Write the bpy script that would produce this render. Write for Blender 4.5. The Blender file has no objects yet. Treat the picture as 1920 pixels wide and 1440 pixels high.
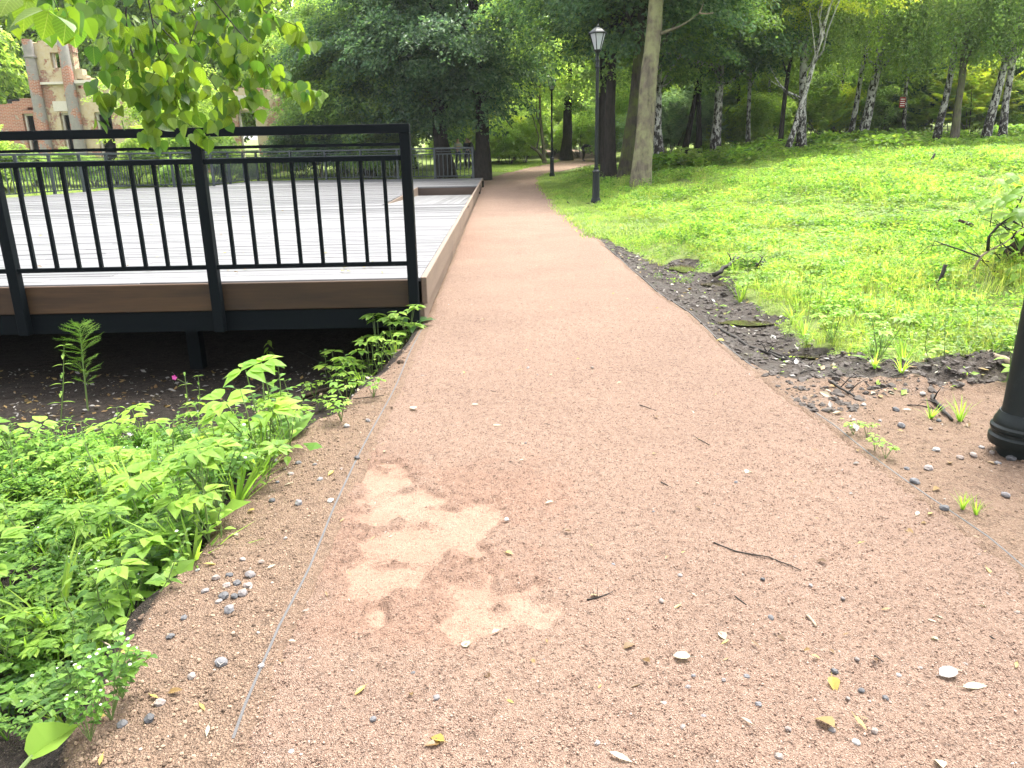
import bpy, bmesh, math, random
import numpy as np
from mathutils import Vector, Matrix, Euler
random.seed(7); RNG = np.random.default_rng(11)
SC = bpy.context.scene; COL = SC.collection

# ------------------------------------------------------------------ camera
F, PITCH, ROLL, EYE = 1442.0, math.atan(435/1442), math.radians(1.12), 1.4
cP, sP, cR, sR = math.cos(PITCH), math.sin(PITCH), math.cos(ROLL), math.sin(ROLL)
X0, U0, F0 = Vector((1,0,0)), Vector((0,sP,cP)), Vector((0,cP,-sP))
cam = bpy.data.cameras.new('camera'); cam.sensor_width = 36; cam.lens = F/1920*36
cam.clip_start = .05; cam.clip_end = 1000
camo = bpy.data.objects.new('camera', cam); COL.objects.link(camo)
ax, ay, az = X0*cR - U0*sR, X0*sR + U0*cR, -F0
camo.matrix_world = Matrix(((ax.x,ay.x,az.x,0),(ax.y,ay.y,az.y,0),(ax.z,ay.z,az.z,EYE),(0,0,0,1)))
SC.camera = camo
# ------------------------------------------------------------------ sky, sun, exposure
SUN_EL, SUN_AZ = math.radians(66), math.radians(35)      # azimuth measured from +Y towards +X
w = bpy.data.worlds.new('World'); SC.world = w; w.use_nodes = True
nt = w.node_tree; nt.nodes.clear()
sky = nt.nodes.new('ShaderNodeTexSky'); sky.sky_type = 'NISHITA'; sky.sun_disc = False
sky.sun_elevation = SUN_EL; sky.sun_rotation = SUN_AZ; sky.air_density = 1.0; sky.dust_density = 4.0; sky.ozone_density = 1.0
hs = nt.nodes.new('ShaderNodeHueSaturation'); hs.inputs['Saturation'].default_value = .22
bg = nt.nodes.new('ShaderNodeBackground'); bg.inputs[1].default_value = .15
wo = nt.nodes.new('ShaderNodeOutputWorld')
nt.links.new(sky.outputs[0], hs.inputs['Color']); nt.links.new(hs.outputs[0], bg.inputs[0]); nt.links.new(bg.outputs[0], wo.inputs[0])
sl = bpy.data.lights.new('sun', 'SUN'); sl.energy = 1.5; sl.angle = math.radians(20); sl.color = (1,.96,.88)
so = bpy.data.objects.new('sun', sl); COL.objects.link(so)
so.rotation_euler = Vector((-math.sin(SUN_AZ)*math.cos(SUN_EL), -math.cos(SUN_AZ)*math.cos(SUN_EL), -math.sin(SUN_EL))).to_track_quat('-Z','Y').to_euler()
SC.view_settings.view_transform = 'Standard'; SC.view_settings.look = 'None'
SC.view_settings.exposure = 2.65; SC.view_settings.gamma = 1; SC.view_settings.use_curve_mapping = False
cy = SC.cycles
cy.max_bounces = 9; cy.diffuse_bounces = 5; cy.glossy_bounces = 3; cy.transmission_bounces = 6; cy.transparent_max_bounces = 6
cy.use_denoising = True; cy.denoiser = 'OPENIMAGEDENOISE'; cy.caustics_reflective = False; cy.caustics_refractive = False
cy.sample_clamp_indirect = 6; cy.use_adaptive_sampling = False

HAZE = .00022
# ------------------------------------------------------------------ helpers: where things stand
def ray(px, py):
    u, v = (px-960)/F, (720-py)/F
    return X0*(u*cR+v*sR) + U0*(v*cR-u*sR) + F0
def P(px, py, z=0.):
    d = ray(px, py); t = (z-EYE)/d.z
    return Vector((d.x*t, d.y*t, z))
def PY(px, py, Y):
    d = ray(px, py); t = Y/d.y
    return Vector((d.x*t, Y, EYE+d.z*t))
def proj(x, y, z):
    z = z-EYE
    a = x; b = y*sP+z*cP; c = y*cP-z*sP
    c = np.maximum(c, .05)
    u = (a*cR-b*sR)/c; v = (a*sR+b*cR)/c
    return 960+u*F, 720-v*F
def sstep(a, b, x):
    t = np.clip((x-a)/(b-a), 0, 1); return t*t*(3-2*t)
def vnoise(x, y, seed=0):
    xi = np.floor(x).astype(np.int64); yi = np.floor(y).astype(np.int64)
    fx, fy = x-xi, y-yi; fx = fx*fx*(3-2*fx); fy = fy*fy*(3-2*fy)
    def h(a, b):
        n = (a*374761393 + b*668265263 + seed*1442695041) & 0xffffffff
        n = ((n ^ (n >> 13))*1274126177) & 0xffffffff
        return ((n ^ (n >> 16)) & 0xffff)/65535.
    return (h(xi,yi)*(1-fx)+h(xi+1,yi)*fx)*(1-fy)+(h(xi,yi+1)*(1-fx)+h(xi+1,yi+1)*fx)*fy
def fbm(x, y, seed=0, o=4):
    s = 0; a = .5
    for i in range(o):
        s = s+a*vnoise(x*2**i+i*17.3, y*2**i-i*9.1, seed+i); a *= .5
    return s
# path edges, measured along the ground
_L = [(430,1440),(470,1320),(530,1170),(580,1070),(625,960),(680,850),(725,760),(745,720),(800,600),(850,480),(880,400)]
_R = [(1920,1070),(1850,1010),(1720,920),(1640,860),(1560,795),(1480,745),(1350,640),(1290,585),(1230,545),(1150,475),(1090,420),(1063,400),(1023,358)]
LY = [-2.]+[P(*p).y for p in _L]+[33.,36,39,42,46,52]
LX = [-.68]+[P(*p).x for p in _L]+[-1.12,-1.1,-.6,.1,1.2,3.2]
RY = [-2.]+[P(*p).y for p in _R]+[33,36,39,42,46,52]
RX = [1.75]+[P(*p).x for p in _R]+[1.4,1.5,1.9,2.7,4.2,6.5]
def xL(y): return np.interp(y, LY, LX)
def xR(y): return np.interp(y, RY, RX)
def zpath(y): return np.interp(y, [0,24,33,40,50,60,100,400], [0,0,.12,.32,.65,1.0,2.2,10])
STUMP = Vector((5.0, 7.55, 0)); MUDPILE = P(1730,715)
PUD = [(1280,500,30,10,.03),(1345,530,34,7,.02),(1400,602,64,9,.02),(1520,664,34,8,.02)]
def pudmask(x, y):
    px, py = proj(x, y, np.zeros_like(x)-.05)
    m = np.zeros_like(x)
    for (a,b,c,d,_) in PUD:
        m = np.maximum(m, 1-np.sqrt(((px-a)/c)**2+((py-b)/d)**2)*.7)
    return np.clip(m*2.2, 0, 1)*(y>3)*(y<14)
def H(x, y):
    x = np.asarray(x, float); y = np.asarray(y, float)
    base = zpath(y); dl = xL(y)-x; dr = x-xR(y)
    # left: sandy shoulder, then the bank; hollow under the deck
    wsh = np.interp(y, [1.5,2.3,3.2,3.7,4.3,4.7,5.4,6.6,7.0], [.40,.44,.43,.40,.33,.18,.12,.07,.0])
    wob = (fbm(x*2.1+3, y*2.1, 5, 5)-.5)*.5
    drop = .5*sstep(wsh-.06, wsh+.55, dl+wob*(dl>.1)) + .05*np.clip(dl, 0, .5)
    keep = (1-sstep(30, 36, y))*(1-sstep(13.5, 18, -x))
    left = -drop*keep + .35*sstep(15, 22, -x)*sstep(8, 25, y)
    left = left + (fbm(x*1.1, y*1.1, 9)-.5)*.12*np.clip(dl-.2, 0, 1) + (fbm(x*9, y*9, 2)-.5)*.035*sstep(.02, .2, dl)
    # right: wet margin, then the meadow that climbs to the birches
    slope = .012+.083*sstep(6, 24, y)
    right = slope*1.3*12*(1-np.exp(-np.clip(dr-.9, 0, 60)/12)) - .07*np.exp(-((dr-.45)/.32)**2)*sstep(4.6, 5.6, y)*(1-sstep(11.5, 14, y))
    right = right + (fbm(x*.9, y*.9, 21)-.5)*.16*np.clip(dr-.5, 0, 1.2) + (fbm(x*8, y*8, 3)-.5)*.05*sstep(.03, .3, dr)
    g = np.exp(-(((x-MUDPILE.x-.3)/.75)**2+((y-MUDPILE.y-.1)/.28)**2))
    right = right + g*(.09+.24*(fbm(x*7, y*7, 31, 5)-.35))
    g = np.exp(-(((x-STUMP.x-.4)/1.0)**2+((y-STUMP.y)/.8)**2))
    right = right + g*.28
    pm = pudmask(x, y); right = right*(1-pm)+(-.105)*pm
    return base + np.where(dl>0, left, 0) + np.where(dr>0, right, 0)
def h1(x, y): return float(H(np.array([x]), np.array([y]))[0])
_TT = np.geomspace(.5, 300, 420)
def PG(px, py):
    d = ray(px, py); T = _TT
    for _ in range(3):
        b = np.nonzero(EYE+d.z*T <= H(d.x*T, d.y*T))[0]; k = b[0] if len(b) else len(T)-1
        T = np.linspace(T[max(k-1, 0)], T[k], 24)
    t = T[12]
    return Vector((d.x*t, d.y*t, EYE+d.z*t))
def onG(x, y): return Vector((x, y, h1(x, y)))

# ------------------------------------------------------------------ helpers: meshes and objects
def mesh_np(name, V, Fa, smooth=False):
    V = np.asarray(V, np.float32); Fa = np.asarray(Fa, np.int32)
    me = bpy.data.meshes.new(name); n, k = Fa.shape
    me.vertices.add(len(V)); me.vertices.foreach_set('co', V.ravel())
    me.loops.add(n*k); me.loops.foreach_set('vertex_index', Fa.ravel())
    me.polygons.add(n); me.polygons.foreach_set('loop_start', np.arange(0, n*k, k, dtype=np.int32))
    me.polygons.foreach_set('loop_total', np.full(n, k, np.int32))
    me.polygons.foreach_set('use_smooth', np.full(n, smooth))
    me.update(calc_edges=True); return me
def link(name, data, m=None, parent=None, loc=None):
    o = bpy.data.objects.new(name, data); COL.objects.link(o)
    if m is not None and data is not None and len(data.materials) == 0: data.materials.append(m)
    if parent: o.parent = parent
    if loc is not None: o.location = loc
    return o
def tag(o, label=None, cat=None, group=None, kind=None):
    if label: o['label'] = label
    if cat: o['category'] = cat
    if group: o['group'] = group
    if kind: o['kind'] = kind
    return o
def thing(name, label, cat, loc=(0,0,0), rz=0, group=None):
    o = bpy.data.objects.new(name, None); COL.objects.link(o)
    o.empty_display_size = .1; o.location = loc; o.rotation_euler = (0,0,rz)
    return tag(o, label, cat, group)
def omat(o, m):
    if not o.data.materials: o.data.materials.append(m)
    o.material_slots[0].link = 'OBJECT'; o.material_slots[0].material = m
class MB:
    def __init__(s): s.v = []; s.f = []; s.mi = []; s.cur = 0
    def add(s, vs, fs):
        n = len(s.v); s.v += [tuple(v) for v in vs]; s.f += [tuple(i+n for i in f) for f in fs]; s.mi += [s.cur]*len(fs); return s
    def box(s, a, b):
        (x0,y0,z0),(x1,y1,z1) = a, b
        return s.add([(x0,y0,z0),(x1,y0,z0),(x1,y1,z0),(x0,y1,z0),(x0,y0,z1),(x1,y0,z1),(x1,y1,z1),(x0,y1,z1)],
                     [(0,3,2,1),(4,5,6,7),(0,1,5,4),(1,2,6,5),(2,3,7,6),(3,0,4,7)])
    def hexa(s, q):   # 8 points: bottom ring, top ring
        return s.add(q, [(0,3,2,1),(4,5,6,7),(0,1,5,4),(1,2,6,5),(2,3,7,6),(3,0,4,7)])
    def tube(s, pts, rad, n=8, jag=0., cap=True):
        pts = [Vector(p) for p in pts]; vs = []; fs = []
        up = Vector((.13,.21,.97)); t0 = (pts[1]-pts[0]).normalized()
        nrm = t0.cross(up if abs(t0.dot(up)) < .9 else Vector((1,0,0))).normalized()
        for i, p in enumerate(pts):
            t = (pts[min(i+1, len(pts)-1)]-pts[max(i-1, 0)]).normalized()
            nrm = (nrm-t*nrm.dot(t)).normalized(); b = t.cross(nrm)
            r = rad[i] if hasattr(rad, '__len__') else rad
            for k in range(n):
                a = 2*math.pi*k/n; rr = r*(1+random.uniform(-jag, jag))
                vs.append(p+(nrm*math.cos(a)+b*math.sin(a))*rr)
        for i in range(len(pts)-1):
            for k in range(n):
                fs.append((i*n+k, i*n+(k+1)%n, (i+1)*n+(k+1)%n, (i+1)*n+k))
        if cap: fs.append(tuple(range(n-1,-1,-1))); fs.append(tuple(range((len(pts)-1)*n, len(pts)*n)))
        return s.add(vs, fs)
    def lathe(s, prof, n=20, c=(0,0,0)):
        vs = []; fs = []
        for (r, z) in prof:
            for k in range(n):
                a = 2*math.pi*k/n; vs.append((c[0]+r*math.cos(a), c[1]+r*math.sin(a), c[2]+z))
        for i in range(len(prof)-1):
            for k in range(n): fs.append((i*n+k, i*n+(k+1)%n, (i+1)*n+(k+1)%n, (i+1)*n+k))
        fs.append(tuple(range(n-1,-1,-1))); fs.append(tuple(range((len(prof)-1)*n, len(prof)*n)))
        return s.add(vs, fs)
    def mesh(s, name, smooth=False, mats=None):
        me = bpy.data.meshes.new(name); me.from_pydata(s.v, [], s.f); me.update()
        if smooth: me.polygons.foreach_set('use_smooth', [True]*len(me.polygons))
        if mats:
            for m in mats: me.materials.append(m)
            me.polygons.foreach_set('material_index', s.mi)
        return me
    def build(s, name, m=None, parent=None, smooth=False, loc=None, mats=None):
        return link(name, s.mesh(name, smooth, mats), m, parent, loc)
def bevel(o, wd=.004, seg=1):
    b = o.modifiers.new('bevel', 'BEVEL'); b.width = wd; b.segments = seg; b.limit_method = 'ANGLE'; return o
def shade_flat_smooth(me, ang=40):
    me.polygons.foreach_set('use_smooth', [True]*len(me.polygons))
    try: me.set_sharp_from_angle(angle=math.radians(ang))
    except Exception: pass

# ------------------------------------------------------------------ helpers: materials
class NT:
    def __init__(s, name, rough=.7, spec=.3):
        s.m = bpy.data.materials.new(name); s.m.use_nodes = True; s.nt = s.m.node_tree; s.nt.nodes.clear()
        s.out = s.n('ShaderNodeOutputMaterial'); s.b = s.n('ShaderNodeBsdfPrincipled')
        s.b.inputs['Roughness'].default_value = rough; s.b.inputs['Specular IOR Level'].default_value = spec
        s.l(s.b.outputs[0], s.out.inputs[0]); s._c = None
    def n(s, t, **k):
        x = s.nt.nodes.new(t)
        for a, b in k.items(): setattr(x, a, b)
        return x
    def l(s, a, b): s.nt.links.new(a, b)
    def co(s, which='Object'):
        if s._c is None: s._c = s.n('ShaderNodeTexCoord')
        return s._c.outputs[which]
    def mapped(s, scale, which='Object', loc=None):
        m = s.n('ShaderNodeMapping'); m.inputs['Scale'].default_value = scale; s.l(s.co(which), m.inputs[0])
        if loc is not None: s.l(loc, m.inputs['Location'])
        return m.outputs[0]
    def noise(s, scale, detail=4, rough=.6, vec=None, dist=0):
        x = s.n('ShaderNodeTexNoise'); x.inputs['Scale'].default_value = scale; x.inputs['Detail'].default_value = detail
        x.inputs['Roughness'].default_value = rough; x.inputs['Distortion'].default_value = dist
        s.l(vec if vec is not None else s.co(), x.inputs['Vector']); return x.outputs['Fac']
    def voro(s, scale, vec=None, feat='F1', out='Distance', rnd=1):
        x = s.n('ShaderNodeTexVoronoi'); x.feature = feat; x.inputs['Scale'].default_value = scale; x.inputs['Randomness'].default_value = rnd
        s.l(vec if vec is not None else s.co(), x.inputs['Vector']); return x.outputs[out]
    def ramp(s, fac, stops, interp='LINEAR'):
        x = s.n('ShaderNodeValToRGB'); x.color_ramp.interpolation = interp; e = x.color_ramp.elements
        while len(e) < len(stops): e.new(.5)
        for i, (p, c) in enumerate(stops):
            e[i].position = p; e[i].color = (c,c,c,1) if not hasattr(c, '__len__') else (*c,1)
        s.l(fac, x.inputs[0]); return x.outputs[0]
    def mix(s, fac, a, b, mode='MIX'):
        x = s.n('ShaderNodeMix', data_type='RGBA', blend_type=mode)
        for sock, v in ((x.inputs[0], fac), (x.inputs[6], a), (x.inputs[7], b)):
            if hasattr(v, 'is_output'): s.l(v, sock)
            elif hasattr(v, '__len__'): sock.default_value = (*v, 1) if len(v) == 3 else v
            else: sock.default_value = v
        return x.outputs[2]
    def math(s, op, a, b=0., clamp=False):
        x = s.n('ShaderNodeMath', operation=op, use_clamp=clamp)
        for sock, v in ((x.inputs[0], a), (x.inputs[1], b)):
            if hasattr(v, 'is_output'): s.l(v, sock)
            else: sock.default_value = v
        return x.outputs[0]
    def attr(s, name):
        x = s.n('ShaderNodeAttribute'); x.attribute_name = name; return x.outputs['Fac']
    def bump(s, h, strength=.5, dist=.01, nrm=None):
        x = s.n('ShaderNodeBump'); x.inputs['Strength'].default_value = strength; x.inputs['Distance'].default_value = dist
        s.l(h, x.inputs['Height'])
        if nrm is not None: s.l(nrm, x.inputs['Normal'])
        return x.outputs[0]
    def set(s, color=None, rough=None, normal=None):
        for k, v in (('Base Color', color), ('Roughness', rough), ('Normal', normal)):
            if v is None: continue
            if hasattr(v, 'is_output'): s.l(v, s.b.inputs[k])
            elif hasattr(v, '__len__'): s.b.inputs[k].default_value = (*v, 1)
            else: s.b.inputs[k].default_value = v
        return s.m
    def rnd(s): return s.n('ShaderNodeObjectInfo').outputs['Random']
    def island(s): return s.n('ShaderNodeNewGeometry').outputs['Random Per Island']
def flat(name, c, rough=.6, spec=.3, metal=0):
    t = NT(name, rough, spec); t.b.inputs['Metallic'].default_value = metal
    n = t.noise(14, 3); t.set(color=t.mix(n, tuple(x*.8 for x in c), tuple(min(1, x*1.15) for x in c))); return t.m
def leafmat(name, cols, trans=.45, rough=.45, spec=.35, per='island', tcol=1.6):
    t = NT(name, rough, spec)
    r = t.island() if per == 'island' else t.rnd()
    k = len(cols)-1
    c = t.ramp(r, [(i/k, cols[i]) for i in range(k+1)])
    if per == 'island':
        pos = t.n('ShaderNodeNewGeometry').outputs['Position']
        n = t.noise(.7, 4, .6, pos); c = t.mix(1., c, t.ramp(n, [(.3,.66),(.7,1.28)]), 'MULTIPLY')
        n = t.noise(1.7, 3, .6, pos); c = t.mix(t.ramp(n, [(.52,0.),(.72,.5)]), c, t.mix(1., c, (1.45,1.05,.8), 'MULTIPLY'))
    else:
        n = t.noise(30, 2); c = t.mix(1., c, t.ramp(n, [(.3,.85),(.7,1.12)]), 'MULTIPLY')
    t.set(color=c)
    if name == 'linden_leaf':
        xy = t.n('ShaderNodeSeparateXYZ'); t.l(t.co(), xy.inputs[0]); ax_ = t.math('ABSOLUTE', xy.outputs[0])
        v = t.math('FRACT', t.math('ADD', t.math('MULTIPLY', xy.outputs[2], 7.), t.math('MULTIPLY', ax_, 6.5)))
        c = t.mix(1., c, t.ramp(v, [(0,1.3),(.1,.95),(.55,.9),(.92,1.05),(1,1.3)]), 'MULTIPLY'); c = t.mix(t.ramp(ax_, [(0,.5),(.02,0.)]), c, (.3,.36,.1)); t.set(color=c, normal=t.bump(v, .25, .02))
    tr = t.n('ShaderNodeBsdfTranslucent')
    t.l(t.mix(1., c, (1.2*tcol, 1.2*tcol, .68*tcol), 'MULTIPLY'), tr.inputs[0])
    mx = t.n('ShaderNodeMixShader'); mx.inputs[0].default_value = trans
    t.l(t.b.outputs[0], mx.inputs[1]); t.l(tr.outputs[0], mx.inputs[2]); t.l(mx.outputs[0], t.out.inputs[0])
    return t.m

M = {}
def make_materials():
    # ---- path of red stone grit
    t = NT('path_grit_surface', .95, .12)
    v1 = t.voro(280); c1 = t.voro(280, out='Color'); n1 = t.noise(1.3, 5, .6); n2 = t.noise(28, 5, .7); n3 = t.noise(220, 2, .6)
    sep = t.n('ShaderNodeSeparateColor'); t.l(c1, sep.inputs[0])
    col = t.ramp(sep.outputs[0], [(0,(.06,.037,.026)),(.15,(.148,.096,.068)),(.5,(.22,.147,.107)),(.85,(.275,.193,.146)),(1,(.33,.275,.235))])
    col = t.mix(.5, col, (.225,.152,.114))
    col = t.mix(1., col, t.ramp(n1, [(.3,.92),(.7,1.07)]), 'MULTIPLY')
    col = t.mix(1., col, t.ramp(n2, [(.3,.62),(.43,.97),(.7,1.08)]), 'MULTIPLY')
    col = t.mix(1., col, t.ramp(t.noise(.45, 4, .6), [(.35,.95),(.65,1.04)]), 'MULTIPLY')
    pit_shade = t.ramp(t.noise(95, 3, .7), [(.35,.30),(.44,1.)]); col = t.mix(1., col, pit_shade, 'MULTIPLY'); col = t.mix(1., col, t.ramp(t.noise(38, 4, .7), [(.32,.5),(.42,1.)]), 'MULTIPLY')  # shade of the small pits painted into the grit colour
    fresh, red = t.attr('fresh'), t.attr('red')
    col = t.mix(t.math('MULTIPLY', red, .24), col, t.mix(1., col, (.98,.72,.62), 'MULTIPLY')); col = t.mix(t.math('MULTIPLY', t.math('MULTIPLY', fresh, t.ramp(t.noise(16, 5, .7), [(.3,.35),(.6,1.)])), .62), col, (.152,.099,.072))
    rough_amt = t.math('SUBTRACT', 1., t.math('MULTIPLY', fresh, .72))
    hgt = t.math('ADD', t.math('MULTIPLY', v1, .7), t.math('ADD', t.math('MULTIPLY', n2, .9), t.math('MULTIPLY', n3, .35)))
    hgt = t.math('MULTIPLY', hgt, rough_amt)
    M['path'] = t.set(color=col, normal=t.bump(hgt, .9, .014))
    # ---- ground: soil, sandy shoulder, mud, turf
    t = NT('ground_surface', .95, .15)
    gr, mu, gs = t.attr('gravel'), t.attr('mud'), t.attr('turf')
    nb = t.noise(9, 5, .7)
    def edge(a): return t.ramp(t.math('ADD', a, t.math('MULTIPLY', t.math('SUBTRACT', nb, .5), .9)), [(.42,0.),(.6,1.)])
    v1 = t.voro(170, out='Color'); s1 = t.n('ShaderNodeSeparateColor'); t.l(v1, s1.inputs[0]); vd = t.voro(170)
    n2 = t.noise(22, 6, .75)
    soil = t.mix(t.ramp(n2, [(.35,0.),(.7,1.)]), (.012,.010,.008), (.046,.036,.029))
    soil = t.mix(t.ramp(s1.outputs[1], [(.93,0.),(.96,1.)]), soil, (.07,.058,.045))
    sand = t.ramp(s1.outputs[0], [(0,(.06,.04,.028)),(.3,(.13,.087,.06)),(.7,(.2,.136,.094)),(1,(.27,.21,.16))])
    sand = t.mix(.6, sand, (.178,.119,.083)); sand = t.mix(1., sand, t.ramp(n2, [(.3,.55),(.5,1.),(.75,1.1)]), 'MULTIPLY')
    mud = t.mix(t.ramp(n2, [(.3,0.),(.7,1.)]), (.022,.018,.015), (.085,.07,.058))
    turf = t.mix(t.noise(5, 4), (.09,.13,.035), (.18,.22,.06))
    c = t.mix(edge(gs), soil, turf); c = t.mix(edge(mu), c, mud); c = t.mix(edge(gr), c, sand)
    wet = t.math('MULTIPLY', edge(mu), t.ramp(t.noise(3.5, 3), [(.45,0.),(.6,1.)]))
    t.l(t.ramp(wet, [(0,.95),(1,.35)]), t.b.inputs['Roughness'])
    M['ground'] = t.set(color=c, normal=t.bump(t.math('ADD', t.math('MULTIPLY', vd, .5), n2), .9, .03))
    # ---- water
    t = NT('puddle_water', .1, .4); t.set(color=t.mix(t.noise(6, 3), (.02,.018,.010), (.045,.04,.02)), normal=t.bump(t.noise(12, 2), .05, .01)); M['water'] = t.m
    # ---- deck timber
    def wood(name, a, b, dark, rough, along, spec=.4, wear=.5):
        t = NT(name, rough, spec); r = t.rnd()
        cmb = t.n('ShaderNodeCombineXYZ'); t.l(t.math('MULTIPLY', r, 37.), cmb.inputs[0]); t.l(t.math('MULTIPLY', r, 91.), cmb.inputs[1])
        sc = [60,60,60]; sc[along] = 2.2
        g = t.noise(1., 5, .65, t.mapped(sc, loc=cmb.outputs[0])); sc2 = [5,5,5]; sc2[along] = .8
        n = t.noise(1., 4, .6, t.mapped(sc2, loc=cmb.outputs[0]))
        c = t.mix(g, a, b); c = t.mix(t.ramp(n, [(.45,0.),(.75,wear)]), c, dark)
        c = t.mix(1., c, t.ramp(r, [(0,.72),(1,1.2)]), 'MULTIPLY')
        return t.set(color=c, normal=t.bump(g, .35, .004))
    M['plank'] = wood('weathered_plank', (.066,.065,.067), (.125,.124,.128), (.03,.027,.026), .5, 0, .4)
    M['plank_y'] = wood('weathered_plank_across', (.075,.074,.075), (.13,.129,.131), (.04,.036,.034), .5, 1, .4)
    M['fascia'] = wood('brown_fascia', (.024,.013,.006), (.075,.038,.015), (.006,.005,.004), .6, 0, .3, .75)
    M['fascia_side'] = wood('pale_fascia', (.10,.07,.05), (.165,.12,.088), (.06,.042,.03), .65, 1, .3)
    M['riser'] = wood('brown_riser', (.045,.028,.02), (.085,.056,.038), (.025,.017,.012), .65, 0, .3)
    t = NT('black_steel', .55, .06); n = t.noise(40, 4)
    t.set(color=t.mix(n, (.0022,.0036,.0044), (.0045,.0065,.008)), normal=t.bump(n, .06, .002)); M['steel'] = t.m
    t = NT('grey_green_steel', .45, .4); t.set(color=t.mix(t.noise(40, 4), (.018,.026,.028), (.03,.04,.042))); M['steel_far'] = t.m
    t = NT('lamp_paint', .45, .2); n = t.noise(25, 5, .7)
    t.set(color=t.mix(t.ramp(n, [(.55,0.),(.8,1.)]), (.004,.007,.007), (.014,.019,.018)), normal=t.bump(n, .08, .004)); M['lamp'] = t.m
    t = NT('opal_glass', .25, .5); t.b.inputs['Subsurface Weight'].default_value = 0; t.set(color=(.55,.57,.6))
    tr = t.n('ShaderNodeBsdfTranslucent'); tr.inputs[0].default_value = (.6,.62,.65,1); mx = t.n('ShaderNodeMixShader'); mx.inputs[0].default_value = .5
    t.l(t.b.outputs[0], mx.inputs[1]); t.l(tr.outputs[0], mx.inputs[2]); t.l(mx.outputs[0], t.out.inputs[0]); M['opal'] = t.m
    # ---- bark
    def bark(name, a, b, sc=6, lich=None):
        t = NT(name, .9, .15); n = t.noise(1., 6, .7, t.mapped((sc*2.4,sc*2.4,sc*.55))); v = t.voro(1., t.mapped((sc*2.2,sc*2.2,sc*.45)))
        c = t.mix(t.ramp(n, [(.3,0.),(.7,1.)]), a, b); c = t.mix(t.ramp(v, [(0,.75),(.5,0.)]), c, tuple(x*.35 for x in a))
        if lich:
            g = t.ramp(t.noise(2.1, 5, .65), [(.42,0.),(.62,1.)]); c = t.mix(t.math('MULTIPLY', g, .85), c, lich)
        return t.set(color=c, normal=t.bump(t.math('ADD', n, t.math('MULTIPLY', v, .6)), .9, .04))
    M['bark_dark'] = bark('dark_bark', (.010,.009,.007), (.032,.027,.021))
    M['bark_moss'] = bark('mossy_bark', (.018,.015,.012), (.05,.042,.031), 6, (.06,.075,.016))
    M['bark_lichen'] = bark('lichen_bark', (.075,.063,.047), (.165,.14,.10), 5, (.22,.22,.11))
    M['bark_grey'] = bark('grey_bark', (.06,.05,.04), (.15,.13,.1), 6, (.12,.13,.06))
    t = NT('birch_bark', .7, .25)
    n = t.noise(1., 5, .7, t.mapped((9,9,4.5))); ln = t.noise(1., 3, .6, t.mapped((3,3,30)))
    hz = t.n('ShaderNodeSeparateXYZ'); t.l(t.co('Object'), hz.inputs[0])
    low = t.ramp(t.math('MULTIPLY', hz.outputs[2], .2), [(0,.17),(.25,.07),(1,0.)])
    blk = t.ramp(t.math('ADD', n, low), [(.535,0.),(.59,1.)])
    c = t.mix(t.ramp(ln, [(.45,0.),(.75,.6)]), (.40,.39,.36), (.19,.17,.145)); c = t.mix(blk, c, (.022,.018,.015))
    M['bark_birch'] = t.set(color=c, normal=t.bump(blk, .6, .02))
    # ---- foliage
    M['leaf_dark'] = leafmat('leaf_dark_lime', [(.034,.078,.044),(.066,.132,.066),(.125,.205,.09)], .5)
    M['leaf_mid'] = leafmat('leaf_mid_green', [(.085,.155,.045),(.14,.23,.065),(.205,.30,.085)], .55)
    M['leaf_light'] = leafmat('leaf_light_green', [(.14,.225,.05),(.21,.31,.07),(.28,.37,.095)], .58)
    M['leaf_yellow'] = leafmat('leaf_yellow_green', [(.22,.30,.04),(.31,.38,.05),(.38,.40,.07)], .58)
    M['leaf_birch'] = leafmat('leaf_birch', [(.12,.19,.065),(.18,.265,.09),(.245,.33,.12)], .58)
    M['leaf_blue'] = leafmat('leaf_bluish', [(.10,.17,.10),(.15,.235,.14),(.21,.30,.18)], .52)
    M['leaf_gold'] = leafmat('leaf_gold', [(.35,.2,.03),(.45,.3,.05)], .45)
    M['grass'] = leafmat('grass_blades', [(.11,.172,.038),(.175,.248,.055),(.24,.31,.075),(.33,.335,.10)], .5)
    M['meadow_leaf'] = leafmat('meadow_leaves', [(.098,.165,.036),(.155,.228,.05),(.215,.285,.07)], .5)
    M['weed'] = leafmat('weed_leaves', [(.045,.115,.02),(.10,.205,.032),(.17,.29,.048)], .48, .5, .22)
    M['weed_light'] = leafmat('weed_light', [(.10,.20,.028),(.165,.285,.042),(.24,.355,.06)], .5, .5, .22)
    M['weed_dark'] = leafmat('weed_dark', [(.028,.075,.02),(.045,.105,.028)], .35, .4, .45)
    M['stem'] = flat('green_stem', (.10,.15,.04), .6)
    M['linden'] = leafmat('linden_leaf', [(.04,.105,.018),(.075,.15,.02),(.12,.20,.02),(.15,.225,.022)], .55, .4, .4, per='rnd', tcol=1.25)
    M['linden_mass'] = leafmat('linden_leaf_mass', [(.04,.105,.018),(.075,.15,.02),(.12,.20,.02),(.15,.225,.022)], .55, .4, .4, tcol=1.25)
    M['twig'] = flat('dark_twig', (.016,.013,.010), .8)
    M['twig_pale'] = flat('pale_twig', (.22,.17,.12), .8)
    M['log'] = bark('old_log', (.03,.022,.017), (.1,.072,.052), 9)
    M['pink'] = flat('pink_petal', (.5,.06,.28), .5)
    M['white_bloom'] = flat('white_bloom', (.7,.7,.6), .6)
    # ---- ruin
    t = NT('ruin_wall', .9, .15)
    br = t.n('ShaderNodeTexBrick'); br.inputs['Scale'].default_value = 1.; br.inputs['Brick Width'].default_value = .26; br.inputs['Row Height'].default_value = .078
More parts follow.
